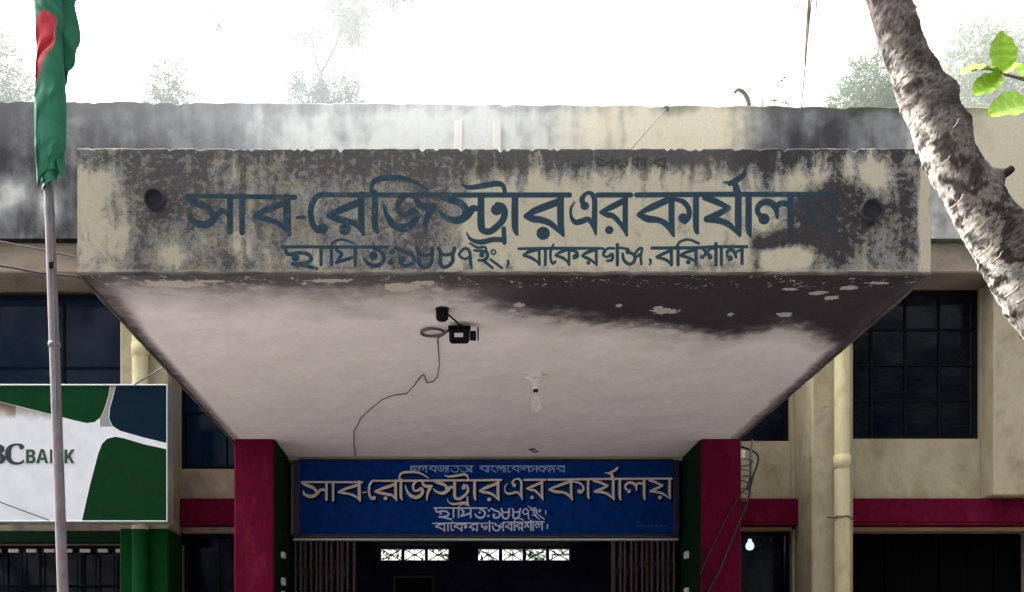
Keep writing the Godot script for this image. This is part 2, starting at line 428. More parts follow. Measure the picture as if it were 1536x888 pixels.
# the canopy's underside in plan: x from -1.78, depth from 5.0; whitewash with a black tide along the front edge
func soffit_image() -> Image:
	var w := 1000
	var h := 1050
	var edge := [Vector2(-1.8, 5.22), Vector2(-1.59, 5.22), Vector2(-1.29, 5.33), Vector2(-0.85, 5.33), Vector2(-0.56, 5.42), Vector2(-0.28, 5.33), Vector2(-0.08, 5.34), Vector2(0.26, 5.52), Vector2(0.58, 5.64), Vector2(0.85, 5.76), Vector2(1.15, 5.83), Vector2(1.39, 5.92), Vector2(1.57, 5.90), Vector2(1.74, 5.76), Vector2(2.07, 5.98), Vector2(2.3, 6.3)]
	var n1 := noise(21, 2.2, 5)
	var n2 := noise(22, 9.0, 4)
	var n3 := noise(23, 34.0, 3)
	var flakes := [[-1.36, 5.13, 0.16, 0.05], [-1.2, 5.1, 0.1, 0.02], [-0.27, 5.17, 0.1, 0.06], [-0.16, 5.12, 0.07, 0.03], [-0.62, 5.09, 0.12, 0.025], [-0.1, 5.2, 0.03, 0.03], [1.07, 5.5, 0.07, 0.045], [1.03, 5.46, 0.03, 0.03], [0.31, 5.42, 0.03, 0.04], [0.28, 5.5, 0.02, 0.03], [0.82, 5.42, 0.02, 0.03], [1.62, 5.2, 0.04, 0.02], [1.78, 5.25, 0.05, 0.03], [1.9, 5.18, 0.05, 0.03], [2.02, 5.12, 0.06, 0.02], [1.7, 5.56, 0.04, 0.04], [1.42, 5.55, 0.02, 0.03], [1.86, 5.32, 0.04, 0.03]]
	var data := PackedByteArray()
	data.resize(w * h * 3)
	for y in h:
		var d := 5.0 + y * 4.2 / h
		for x in w:
			var px := -1.78 + x * 4.0 / w
			var s := 5.3
			for i in edge.size() - 1:
				if px >= edge[i].x and px < edge[i + 1].x:
					s = lerpf(edge[i].y, edge[i + 1].y, (px - edge[i].x) / (edge[i + 1].x - edge[i].x))
			var a := n1.get_noise_2d(px, d)
			var b := n2.get_noise_2d(px, d)
			var c := n3.get_noise_2d(px, d)
			var right := sm(-0.3, 0.5, px)
			var tide := 1.0 - sm(s - lerpf(0.22, 0.20, right), s + 0.07, d + a * 0.10 + b * 0.07 + c * 0.03)
			var strength := lerpf(0.42 + 0.4 * (1.0 - sm(5.08, 5.22, d + b * 0.06)), 0.96, right)
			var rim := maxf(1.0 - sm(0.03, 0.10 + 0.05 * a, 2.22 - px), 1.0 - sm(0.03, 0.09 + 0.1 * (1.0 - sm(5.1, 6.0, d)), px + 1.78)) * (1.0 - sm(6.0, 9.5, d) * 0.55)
			var halo := (1.0 - sm(s + 0.02, s + 0.34, d + a * 0.18)) * 0.25
			var col := Vector3(0.94, 0.895, 0.875) * (1.0 + a * 0.035 + b * 0.02 + c * 0.012)
			col = col.lerp(Vector3(0.47, 0.47, 0.42), halo)
			col = col.lerp(Vector3(0.23, 0.21, 0.225).lerp(Vector3(0.15, 0.125, 0.15), right), clampf(tide * strength + c * 0.05 * tide, 0.0, 1.0))
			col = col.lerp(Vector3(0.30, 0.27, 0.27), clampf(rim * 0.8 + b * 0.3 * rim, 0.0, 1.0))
			var fl := 0.0
			for f in flakes:
				var q := Vector2((px - f[0]) / f[2], (d - f[1]) / f[3]).length() + b * 0.55 + c * 0.35
				fl = maxf(fl, 1.0 - sm(0.8, 0.95, q))
			fl = maxf(fl, sm(0.44, 0.50, b * 0.6 + c * 0.75 + a * 0.25) * (1.0 - sm(5.12, 5.26, d)))
			col = col.lerp(Vector3(0.78, 0.74, 0.70), fl * 0.9)
			var i := (y * w + x) * 3
			data[i] = int(clampf(col.x, 0.0, 1.0) * 255.0)
			data[i + 1] = int(clampf(col.y, 0.0, 1.0) * 255.0)
			data[i + 2] = int(clampf(col.z, 0.0, 1.0) * 255.0)
	return Image.create_from_data(w, h, false, Image.FORMAT_RGB8, data)

# the roof parapet: 7.5 m left of the origin to 8.5 m right, streaked limewash and soot, with glare painted in as the pale middle
func parapet_image() -> Image:
	var w := 1920
	var h := 150
	var n1 := noise(31, 1.5, 4)
	var n2 := noise(32, 7.0, 4)
	var n3 := noise(33, 30.0, 3)
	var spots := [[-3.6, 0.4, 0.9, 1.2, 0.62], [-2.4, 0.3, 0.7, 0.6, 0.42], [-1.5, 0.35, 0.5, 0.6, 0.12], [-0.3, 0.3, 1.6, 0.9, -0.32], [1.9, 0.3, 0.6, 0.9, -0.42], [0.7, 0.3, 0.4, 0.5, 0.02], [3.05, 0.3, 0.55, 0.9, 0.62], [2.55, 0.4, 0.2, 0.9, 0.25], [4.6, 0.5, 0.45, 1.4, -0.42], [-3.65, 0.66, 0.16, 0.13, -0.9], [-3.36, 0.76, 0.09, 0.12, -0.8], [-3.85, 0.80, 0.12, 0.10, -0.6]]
	var data := PackedByteArray()
	data.resize(w * h * 3)
	for y in h:
		var v := float(y) / h
		for x in w:
			var px := -7.5 + x * 16.0 / w
			var g := 0.32
			for b in spots:
				if absf(px - b[0]) < b[2] * 2.5:
					g += blob(px, v + 0.0, b)
			var a := n1.get_noise_2d(px, v * 1.1)
			var b2 := n2.get_noise_2d(px, v * 1.1)
			var c := n3.get_noise_2d(px, v * 1.1)
			var run := n2.get_noise_2d(px * 0.55 + 40.0, v * 0.16) * 0.9 + n2.get_noise_2d(px * 1.6 + 90.0, v * 0.2) * 0.35
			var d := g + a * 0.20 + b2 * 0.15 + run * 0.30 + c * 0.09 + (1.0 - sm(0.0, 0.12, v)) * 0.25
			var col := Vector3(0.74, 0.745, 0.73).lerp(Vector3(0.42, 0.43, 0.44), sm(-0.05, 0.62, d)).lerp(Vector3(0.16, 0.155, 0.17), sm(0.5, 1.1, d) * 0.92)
			var moss := (1.0 - sm(0.01, 0.09 + 0.05 * a, v)) * sm(1.5, 3.0, px + a)
			col = col.lerp(Vector3(0.16, 0.24, 0.10), moss * 0.8)
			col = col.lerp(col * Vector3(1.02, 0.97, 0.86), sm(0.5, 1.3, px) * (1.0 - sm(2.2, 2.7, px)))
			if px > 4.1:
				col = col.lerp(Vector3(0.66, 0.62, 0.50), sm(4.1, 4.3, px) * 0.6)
			col *= 1.0 + c * 0.05
			var i := (y * w + x) * 3
			data[i] = int(clampf(col.x, 0.0, 1.0) * 255.0)
			data[i + 1] = int(clampf(col.y, 0.0, 1.0) * 255.0)
			data[i + 2] = int(clampf(col.z, 0.0, 1.0) * 255.0)
	return Image.create_from_data(w, h, false, Image.FORMAT_RGB8, data)

# the blue board over the gate: the same wording in pale lettering with a printed black drop edge; grid 450..1010 by 692..802 of 177 units to the metre
func board_image() -> Image:
	var k := 2.6
	var w := int(560 * k)
	var h := int(110 * k)
	var from := [279, 345, 363, 382, 430.5, 444, 458, 467, 484, 492, 542, 562.5, 575, 624, 651, 663, 721.5, 757, 772.5, 787.6, 841, 855, 856, 892, 901, 938, 946, 955, 1007.5, 1044, 1056, 1107.5, 1123, 1135, 1186, 1197, 1251, 1257]
	var to := [452, 490, 500, 508, 539, 544, 550, 554, 561, 562.5, 593.6, 601.5, 608, 634, 647, 652, 682, 702, 712, 719.5, 747, 752, 757, 782, 790, 813, 818, 822, 856.6, 882, 890, 919.7, 929.5, 937, 966, 973, 1004, 1008]
	var across := func(x: float) -> float:
		for i in from.size() - 1:
			if x <= from[i + 1] or i == from.size() - 2:
				return lerpf(to[i], to[i + 1], (x - from[i]) / (from[i + 1] - from[i]))
		return x
	var big := PackedFloat32Array()
	big.resize(w * h)
	var drop := PackedFloat32Array()
	drop.resize(w * h)
	for pass_ in 2:
		var sh := 2.2 if pass_ == 0 else 0.0
		var fat := 1.6 if pass_ == 0 else 0.0
		var place := func(p: Vector3) -> Vector3:
			var x: float = across.call(p.x)
			return Vector3((x + sh - 450.0) * k, (723.5 - (x - 452.0) * 0.0075 + (p.y - 296.0) * 0.5 + sh - 692.0) * k, (clampf(p.z * 0.43, 1.5, 6.0) + fat) * k)
		if pass_ == 0:
			drop = ink(drop, w, h, FIRST + ["ya_dot"], place)
		else:
			big = ink(big, w, h, FIRST + ["ya_dot"], place)
	var small := PackedFloat32Array()
	small.resize(w * h)
	small = ink(small, w, h, SECOND_A, func(p: Vector3) -> Vector3: return Vector3((651.0 + (p.x - 423.0) * 0.5 - 450.0) * k, (763.0 + (p.y - 374.0) * 0.52 - 692.0) * k, clampf(p.z * 0.46, 1.5, 3.6) * k))
	small = ink(small, w, h, SECOND_B, func(p: Vector3) -> Vector3: return Vector3((649.0 + (p.x - 778.0) * 0.576 - 450.0) * k, (785.5 + (p.y - 375.0) * 0.48 - 692.0) * k, clampf(p.z * 0.46, 1.5, 3.2) * k))
	small = ink(small, w, h, SECOND_C, func(p: Vector3) -> Vector3: return Vector3((755.0 + (p.x - 978.0) * 0.43 - 450.0) * k, (784.5 + (p.y - 375.0) * 0.48 - 692.0) * k, clampf(p.z * 0.42, 1.5, 3.0) * k))
	ink_stroke(small, w, h, [Vector3(368.5, 75, 1.8) * k, Vector3(368.5, 80, 1.8) * k])
	ink_stroke(small, w, h, [Vector3(371, 96, 1.8) * k, Vector3(371, 102, 1.8) * k])
	var line := [["ga2", 616, 12], ["la3", 629, 11], ["ba2", 644, 10], ["ja", 656, 15], ["aa2", 672, 2], ["ta", 676, 12], ["ta", 691, 10], ["jya", 700, 9], ["ba2", 720, 11], ["aa2", 733, 2], ["ng", 737, 7], ["la3", 746, 10], ["aa2", 758, 2], ["e2", 762, 4], ["ba2", 768, 10], ["sha3", 780, 13], ["sa", 792, 13], ["ra2", 806, 10], ["ka2", 817, 12], ["aa2", 831, 2], ["ra2", 835, 11]]
	var dim := PackedFloat32Array()
	dim.resize(w * h)
	for word in line:
		var ss := strokes(word[0])
		var lo := Vector2(1e9, 1e9)
		var hi := Vector2(-1e9, -1e9)
		for s in ss:
			for p in s:
				lo = Vector2(minf(lo.x, p.x), minf(lo.y, p.y))
				hi = Vector2(maxf(hi.x, p.x), maxf(hi.y, p.y))
		for s in ss:
			var pts := []
			for p in s:
				pts.append(Vector3((word[1] + (p.x - lo.x) / maxf(hi.x - lo.x, 1.0) * word[2] - 450.0) * k, (699.0 + (p.y - lo.y) / maxf(hi.y - lo.y, 1.0) * 9.5 - 692.0) * k, 1.5 * k))
			ink_stroke(dim, w, h, pts)
	for s in [[616, 643], [645, 710], [720, 792], [793, 847]]:
		ink_stroke(dim, w, h, [Vector3((s[0] - 450.0) * k, 7.2 * k, 1.4 * k), Vector3((s[1] - 450.0) * k, 7.0 * k, 1.4 * k)])
	for s in 7: # the sign painter's tiny mark in the corner, too small to read
		ink_stroke(dim, w, h, [Vector3((955.0 + s * 7.0 - 450.0) * k, 98.0 * k, 1.0 * k), Vector3((959.0 + s * 7.0 - 450.0) * k, 98.4 * k, 1.2 * k)], 0.5)
	var n := noise(41, 0.02, 4)
	var data := PackedByteArray()
	data.resize(w * h * 3)
	for y in h:
		for x in w:
			var i := y * w + x
			var a := n.get_noise_2d(x, y)
			var col := Vector3(0.0, 0.165, 0.395) * (1.0 + a * 0.22)
			col = col.lerp(Vector3(0.02, 0.02, 0.04), drop[i] * 0.85)
			col = col.lerp(Vector3(0.74, 0.69, 0.64) * (1.0 + 0.15 * n.get_noise_2d(x * 3.0, y * 5.0)), big[i])
			col = col.lerp(Vector3(0.76, 0.74, 0.78), small[i] * 0.95)
			col = col.lerp(Vector3(0.66, 0.70, 0.80), dim[i] * 0.8)
			data[i * 3] = int(clampf(col.x, 0.0, 1.0) * 255.0)
			data[i * 3 + 1] = int(clampf(col.y, 0.0, 1.0) * 255.0)
			data[i * 3 + 2] = int(clampf(col.z, 0.0, 1.0) * 255.0)
	return Image.create_from_data(w, h, false, Image.FORMAT_RGB8, data)

# the bank's board: rounded green and navy fields on white; grid -60..250 by 579..781
func bank_image() -> Image:
	var k := 3.0
	var w := int(310 * k)
	var h := int(202 * k)
	var shapes := [
		[[-60, 570, 166, 570, 163, 592, 157, 612, 151, 626, 142, 633, 130, 634.5, 110, 630, 60, 617, 0, 602, -60, 587], Vector3(0.0, 0.20, 0.095)],
		[[176, 570, 260, 570, 260, 667, 215, 656, 180, 646, 169, 639, 164, 628, 165, 612, 170, 595], Vector3(0.0, 0.105, 0.165)],
		[[260, 676, 215, 666, 185, 657, 173, 655, 161, 658, 153, 666, 147, 682, 135, 728, 121, 790, 260, 790], Vector3(0.0, 0.18, 0.07)]]
	var cover := []
	var lines := PackedFloat32Array()
	lines.resize(w * h)
	for s in shapes:
		var poly := PackedVector2Array()
		for i in s[0].size() / 2:
			poly.append(Vector2((s[0][i * 2] + 60.0) * k, (s[0][i * 2 + 1] - 579.0) * k))
		for i in poly.size():
			var a := poly[i]
			var b := poly[(i + 1) % poly.size()]
			ink_stroke(lines, w, h, [Vector3(a.x, a.y, 6.0), Vector3(b.x, b.y, 6.0)])
		cover.append(poly)
	var n := noise(51, 0.01, 4)
	var data := PackedByteArray()
	data.resize(w * h * 3)
	for y in h:
		for x in w:
			var a := n.get_noise_2d(x, y)
			var col := Vector3(0.80, 0.81, 0.84) * (1.0 + a * 0.04)
			var gx := x / k - 60.0
			var gy := y / k + 579.0
			if gy < 640.0 and gx > 150.0 and gx < 180.0:
				col = col.lerp(Vector3(0.46, 0.45, 0.43), 0.8)
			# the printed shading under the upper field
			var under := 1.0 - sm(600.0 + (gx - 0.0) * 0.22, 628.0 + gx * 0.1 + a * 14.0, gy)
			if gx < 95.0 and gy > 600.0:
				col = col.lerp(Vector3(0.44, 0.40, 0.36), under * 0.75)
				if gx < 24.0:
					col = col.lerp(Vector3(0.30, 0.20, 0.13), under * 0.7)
			col = col.lerp(Vector3(0.86, 0.88, 0.88), lines[y * w + x] * 0.7)
			for s in shapes.size():
				if Geometry2D.is_point_in_polygon(Vector2(x, y), cover[s]):
					col = shapes[s][1] * (1.0 + a * 0.12)
			var i := (y * w + x) * 3
			data[i] = int(clampf(col.x, 0.0, 1.0) * 255.0)
			data[i + 1] = int(clampf(col.y, 0.0, 1.0) * 255.0)
			data[i + 2] = int(clampf(col.z, 0.0, 1.0) * 255.0)
	return Image.create_from_data(w, h, false, Image.FORMAT_RGB8, data)

# a milky sky: bright round the sun and paler towards the horizon, dimmer on the far side
func hazy_sky(sun_at: Vector3) -> Image:
	var w := 512
	var h := 256
	var im := Image.create(w, h, false, Image.FORMAT_RGBAF)
	for y in h:
		var polar := PI * (y + 0.5) / h
		for x in w:
			var turn := TAU * (x + 0.5) / w
			var d := Vector3(sin(turn) * sin(polar), cos(polar), -cos(turn) * sin(polar))
			var cosine := d.dot(sun_at)
			var g := 0.75
			var glow := (1.0 - g * g) / pow(1.0 + g * g - 2.0 * g * cosine, 1.5)
			var low := exp(-maxf(d.y, 0.0) * 3.0)
			var c := Vector3(0.55, 0.72, 1.0).lerp(Vector3(0.86, 0.93, 1.0), low) * SKY_BASE + Vector3(1.0, 0.98, 0.95) * glow * SKY_GLOW
			im.set_pixel(x, y, Color(c.x, c.y, c.z, 1.0))
	return im

# ------------------------------------------------------------------ building helpers
# an upright ledge swept along x: front face with texture, worn round top; heights(x) gives the top
func worn_ledge(x0: float, x1: float, y0: float, top: Callable, z0: float, thick: float, round_: float, m: Material, called: String, parent: Node, segs := 160) -> MeshInstance3D:
	var st := start()
	st.set_smooth_group(0)
	var rows := []
	var ref: float = top.call((x0 + x1) / 2.0)
	for i in segs + 1:
		var x := lerpf(x0, x1, float(i) / segs)
		var t: float = top.call(x)
		var prof := [Vector2(z0 - thick, y0), Vector2(z0 - thick, t - round_)]
		for s in 5:
			var a := PI * (1.0 - s / 4.0 * 0.5)
			prof.append(Vector2(z0 - thick + round_ + cos(a) * round_, t - round_ + sin(a) * round_))
		for s in 6:
			var a := PI * 0.5 * (1.0 - s / 5.0)
			prof.append(Vector2(z0 - round_ + cos(a) * round_, t - round_ + sin(a) * round_))
		prof.append(Vector2(z0, lerpf(y0, t, 0.5)))
		prof.append(Vector2(z0, y0))
		rows.append([x, prof])
	for i in segs:
		var a = rows[i]
		var b = rows[i + 1]
		for j in a[1].size() - 1:
			var p := [Vector3(a[0], a[1][j].y, a[1][j].x), Vector3(b[0], b[1][j].y, b[1][j].x), Vector3(b[0], b[1][j + 1].y, b[1][j + 1].x), Vector3(a[0], a[1][j + 1].y, a[1][j + 1].x)]
			p.reverse()
			var uv := []
			for q in p:
				uv.append(Vector2((q.x - x0) / (x1 - x0), clampf((ref - q.y) / (ref - y0), 0.002, 0.998)))
			quad_uv(st, p, uv)
	st.set_smooth_group(-1)
	for e in [rows[0], rows[-1]]:
		var c := Vector3(e[0], (y0 + ref) / 2.0, z0 - thick / 2.0)
		for j in e[1].size() - 1:
			var p := Vector3(e[0], e[1][j].y, e[1][j].x)
			var q := Vector3(e[0], e[1][j + 1].y, e[1][j + 1].x)
			for v in ([c, p, q] if e == rows[0] else [c, q, p]):
				st.set_uv(Vector2(clampf((v.x - x0) / (x1 - x0), 0.002, 0.998), clampf((ref - v.y) / (ref - y0), 0.002, 0.998)))
				st.add_vertex(v)
	return obj(called, done(st), m, parent)

# a window with steel frame, glazing bars and one pane per field
func window(called: String, parent: Node, x0: float, x1: float, y0: float, y1: float, z: float, cols: int, rows: int, frame_m: Material, glass_m: Material, bar := 0.016) -> Node3D:
	var o := Node3D.new()
	o.name = called
	parent.add_child(o, true)
	var f := 0.035
	box("frame", Vector3(x0, y0, z - 0.05), Vector3(x0 + f, y1, z), frame_m, o)
	box("frame", Vector3(x1 - f, y0, z - 0.05), Vector3(x1, y1, z), frame_m, o)
	box("frame", Vector3(x0 + f, y1 - f, z - 0.048), Vector3(x1 - f, y1, z - 0.002), frame_m, o)
	box("frame", Vector3(x0 + f, y0, z - 0.048), Vector3(x1 - f, y0 + f, z - 0.002), frame_m, o)
	var w := (x1 - x0 - 2 * f) / cols
	var h := (y1 - y0 - 2 * f) / rows
	for i in range(1, cols):
		var x := x0 + f + w * i
		box("glazing_bar", Vector3(x - bar / 2, y0 + f, z - 0.036), Vector3(x + bar / 2, y1 - f, z - 0.006), frame_m, o, 0.003)
	for j in range(1, rows):
		var y := y0 + f + h * j
		box("glazing_bar", Vector3(x0 + f, y - bar / 2, z - 0.034), Vector3(x1 - f, y + bar / 2, z - 0.008), frame_m, o, 0.003)
	var st := start()
	add_box(st, Vector3(-w / 2 + 0.003, -h / 2 + 0.003, -0.002), Vector3(w / 2 - 0.003, h / 2 - 0.003, 0.002), 0.0005)
	var pane := done(st)
	for i in cols:
		for j in rows:
			var p := obj("pane", pane, glass_m, o)
			p.position = Vector3(x0 + f + w * (i + 0.5), y0 + f + h * (j + 0.5), z - 0.021)
			p.rotation = Vector3(rng.randf_range(-0.012, 0.012), rng.randf_range(-0.012, 0.012), 0)
	return o

func text(words: String, font: String, bold: bool, m: Material, parent: Node, called: String, x0: float, x1: float, y0: float, y1: float, z: float) -> void:
	var t := TextMesh.new()
	var f := SystemFont.new()
	f.font_names = PackedStringArray([font])
	f.font_weight = 700 if bold else 400
	t.font = f
	t.font_size = 64
	t.depth = 0.2
	t.text = words
	var box_ := t.get_aabb()
	var o := obj(called, t, m, parent)
	o.scale = Vector3((x1 - x0) / box_.size.x, (y1 - y0) / box_.size.y, 0.02)
	o.position = Vector3(x0 - box_.position.x * o.scale.x, y0 - box_.position.y * o.scale.y, z)

# ------------------------------------------------------------------ trees
func add_leaf(st: SurfaceTool, at: Vector3, dir: Vector3, side: Vector3, length: float, width: float, c: Color) -> void:
	var up := dir.cross(side).normalized()
	var mid := at + dir * length * 0.45 - up * width * 0.12
	var tip := at + dir * length
	var a := at + dir * length * 0.42 + side * width * 0.5
	var b := at + dir * length * 0.42 - side * width * 0.5
	st.set_color(c)
	for p in [at, a, mid, at, mid, b, a, tip, mid, mid, tip, b]:
		st.add_vertex(p)

func crown(called: String, clumps: Array, count: int, leaf: float, tone: Color, m: Material, parent: Node, droop := 0.3, thin := 0.45) -> MeshInstance3D:
	var st := start()
	st.set_smooth_group(-1)
	var total := 0.0
	for c in clumps:
		total += c[1].x * c[1].y
	for c in clumps:
		var n := int(count * c[1].x * c[1].y / total)
		var twigs := maxi(3, n / 14)
		for t in twigs:
			var v := Vector3(rng.randfn(), rng.randfn(), rng.randfn()).normalized() * pow(rng.randf(), 0.42)
			var root: Vector3 = c[0] + Vector3(v.x * c[1].x, v.y * c[1].y, v.z * c[1].x)
			var out := (v + Vector3(0, -droop, 0) + Vector3(rng.randf_range(-0.5, 0.5), rng.randf_range(-0.5, 0.5), rng.randf_range(-0.5, 0.5))).normalized()
			var shade := tone.lerp(Color(tone.r * 1.7, tone.g * 1.45, tone.b * 1.1), rng.randf()).darkened(rng.randf() * 0.35)
			for k in n / twigs:
				var dir := (out + Vector3(rng.randf_range(-1, 1), rng.randf_range(-1, 0.7), rng.randf_range(-1, 1)) * 0.9).normalized()
				var side := dir.cross(Vector3(rng.randf_range(-1, 1), rng.randf_range(-1, 1), rng.randf_range(-1, 1))).normalized()
				add_leaf(st, root + out * leaf * 0.5 * k * 0.6 + dir * leaf * 0.15, dir, side, leaf * rng.randf_range(0.7, 1.3), leaf * thin, shade)
	st.generate_normals()
	return obj(called, st.commit(), m, parent)

func limb_tree(called: String, label: String, at: Vector3, limbs: Array, clumps: Array, count: int, leaf: float, tone: Color, bark: Material, leafm: Material, droop := 0.3) -> Node3D:
	var t := thing(called, label, "tree", at, "")
	var st := start()
	for l in limbs:
		var pts := []
		for p in l[0]:
			pts.append(p - at)
		add_tube(st, smooth_path(pts, 4), l[1], l[2], 7)
	obj("trunk", done(st), bark, t)
	var cl := []
	for c in clumps:
		cl.append([c[0] - at, c[1]])
	crown("crown", cl, count, leaf, tone, leafm, t, droop)
	return t

func _ready() -> void:
	rng.seed = 4711
	# ---------------- camera, sky, sun, exposure
	var cam := Camera3D.new()
	cam.name = "camera"
	add_child(cam)
	cam.position = Vector3(0, 1.6, 0)
	cam.projection = Camera3D.PROJECTION_FRUSTUM
	cam.near = 0.1
	cam.far = 400.0
	cam.size = 0.1 * 888.0 / 1600.0                     # a level lens, cropped to the upper part of its picture
	cam.frustum_offset = Vector2(83.0, 581.0) / 1600.0 * 0.1
	cam.current = true
	var env := Environment.new()
	var sky := Sky.new()
	var sun_at := Vector3(-6.2, 8.2, -3.6).normalized() # behind the roof and to the left
	var sm_ := PanoramaSkyMaterial.new()
	sm_.panorama = tex(hazy_sky(sun_at))
	sky.sky_material = sm_
	env.background_mode = Environment.BG_SKY
	env.sky = sky
	env.tonemap_mode = Environment.TONE_MAPPER_LINEAR
	env.tonemap_exposure = 2.05
	env.sdfgi_enabled = true
	env.ssao_enabled = true
	env.ssil_enabled = true
	var we := WorldEnvironment.new()
	we.name = "world_environment"
	we.environment = env
	add_child(we)
	var sun := DirectionalLight3D.new()
	sun.name = "sun"
	add_child(sun)
	sun.look_at_from_position(sun_at * 20.0, Vector3.ZERO)
	sun.light_energy = 1.6
	sun.light_color = Color(1.0, 0.97, 0.92)
	sun.light_angular_distance = 0.5
	sun.shadow_enabled = true

	make_materials()
	build_ground()
	var house := build_house()
	build_canopy(house)
	build_windows(house)
	build_gate(house)
	build_hall(house)
	build_boards()
	build_pipes_and_cables()
	build_soffit_fittings()
	build_flag()
	build_near_tree()
	build_far_trees()
	build_sky_block_trees()
	build_mist(env)

# ------------------------------------------------------------------ materials
func make_materials() -> void:
	mats.cream = coat(61, [Color(0.53, 0.495, 0.40), Color(0.60, 0.565, 0.465), Color(0.635, 0.605, 0.51), Color(0.565, 0.52, 0.435)], Vector3(0.5, 0.35, 0.5))
	mats.shabby = coat(62, [Color(0.44, 0.39, 0.35), Color(0.58, 0.52, 0.46), Color(0.64, 0.58, 0.50)], Vector3(0.5, 0.35, 0.5))
	mats.tan = coat(63, [Color(0.52, 0.43, 0.33), Color(0.62, 0.53, 0.41)], Vector3(0.4, 0.8, 0.4))
	mats.beam = coat(76, [Color(0.44, 0.41, 0.385), Color(0.53, 0.49, 0.445), Color(0.58, 0.53, 0.46)], Vector3(0.4, 0.8, 0.4))
	mats.crimson = coat(64, [Color(0.25, 0.005, 0.10), Color(0.335, 0.008, 0.14), Color(0.32, 0.006, 0.135), Color(0.38, 0.06, 0.175)], Vector3(0.7, 0.3, 0.7), 0.85, 0.4, 0.2)
	mats.green = coat(65, [Color(0.01, 0.21, 0.09), Color(0.015, 0.26, 0.11)], Vector3(0.5, 0.4, 0.5), 0.8, 0.25, 0.05)
	mats.deep_green = coat(75, [Color(0.015, 0.11, 0.06), Color(0.02, 0.14, 0.075)], Vector3(0.5, 0.4, 0.5), 0.85, 0.25, 0.05)
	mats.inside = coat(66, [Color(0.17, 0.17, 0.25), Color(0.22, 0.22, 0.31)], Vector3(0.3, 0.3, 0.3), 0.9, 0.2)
	mats.sooty = coat(67, [Color(0.20, 0.19, 0.19), Color(0.34, 0.33, 0.32), Color(0.45, 0.43, 0.41)], Vector3(0.7, 0.5, 0.7))
	mats.earth = coat(68, [Color(0.30, 0.295, 0.30), Color(0.345, 0.34, 0.345), Color(0.39, 0.385, 0.385)], Vector3(0.22, 0.22, 0.22), 0.95, 0.8)
	mats.steel = coat(69, [Color(0.03, 0.035, 0.06), Color(0.06, 0.065, 0.09)], Vector3(2, 2, 2), 0.7, 0.2)
	mats.gate = coat(70, [Color(0.20, 0.17, 0.18), Color(0.30, 0.27, 0.28), Color(0.24, 0.19, 0.18)], Vector3(2, 3, 2), 0.5, 0.3)
	mats.pole = coat(71, [Color(0.36, 0.35, 0.37), Color(0.47, 0.45, 0.47), Color(0.44, 0.36, 0.36)], Vector3(3, 1.2, 3), 0.5, 0.3)
	mats.pipe = coat(72, [Color(0.66, 0.61, 0.47), Color(0.74, 0.70, 0.57), Color(0.70, 0.66, 0.53)], Vector3(1.5, 0.7, 1.5), 0.55, 0.15)
	mats.black = plain(Color(0.05, 0.05, 0.075), 0.6)
	mats.black.metallic_specular = 0.25
	mats.bore = plain(Color(0.15, 0.15, 0.195), 0.9)
	mats.drain = coat(78, [Color(0.15, 0.145, 0.175), Color(0.23, 0.22, 0.25), Color(0.31, 0.30, 0.31)], Vector3(4, 4, 4), 0.9, 0.5)
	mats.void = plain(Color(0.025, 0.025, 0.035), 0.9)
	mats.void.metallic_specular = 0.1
	mats.rubber = plain(Color(0.10, 0.09, 0.10), 0.6)
	mats.wire = plain(Color(0.36, 0.33, 0.34), 0.6)
	mats.white = plain(Color(0.80, 0.78, 0.76), 0.55)
	mats.alu = plain(Color(0.78, 0.80, 0.80), 0.35, 0.6)
	mats.bark = coat(73, [Color(0.26, 0.23, 0.20), Color(0.42, 0.38, 0.33)], Vector3(1, 0.5, 1), 0.9, 0.8)
	mats.dark_bark = coat(77, [Color(0.12, 0.10, 0.09), Color(0.22, 0.19, 0.165)], Vector3(3, 3, 3), 0.9, 0.6)
	mats.bark_pale = coat(74, [Color(0.55, 0.50, 0.44), Color(0.68, 0.63, 0.56)], Vector3(3, 3, 3), 0.9, 0.4)
	var g := StandardMaterial3D.new()
	g.transparency = BaseMaterial3D.TRANSPARENCY_ALPHA
	g.albedo_color = Color(0.03, 0.06, 0.14, 0.3)
	g.roughness = 0.06
	g.metallic_specular = 0.3
	mats.glass = g
	var t := g.duplicate()
	t.albedo_color = Color(0.075, 0.14, 0.25, 0.62)
	mats.tinted = t
	var b := g.duplicate()
	b.albedo_color = Color(0.92, 0.88, 0.86, 0.22)
	b.roughness = 0.02
	mats.bulb_glass = b
	var l := StandardMaterial3D.new()
	l.vertex_color_use_as_albedo = true
	l.roughness = 0.6
	l.backlight = Color(1.0, 1.0, 0.7)
	mats.leaf = l
	var dl := l.duplicate()
	dl.backlight = Color(0.3, 0.3, 0.2)
	dl.metallic_specular = 0.2
	mats.dark_leaf = dl

func build_ground() -> void:
	var st := start()
	var n := 24
	st.set_smooth_group(0)
	for i in n:
		for j in n:
			var p := []
			for k in [[0, 0], [0, 1], [1, 1], [1, 0]]:
				p.append(Vector3(-240.0 + (i + k[0]) * 20.0, 0.0, -300.0 + (j + k[1]) * 20.0))
			quad(st, p[0], p[1], p[2], p[3])
	var o := obj("ground", done(st), mats.earth, self)
	o.set_meta("kind", "structure")
	tag(o, "dark damp earth yard in front of the office", "ground")

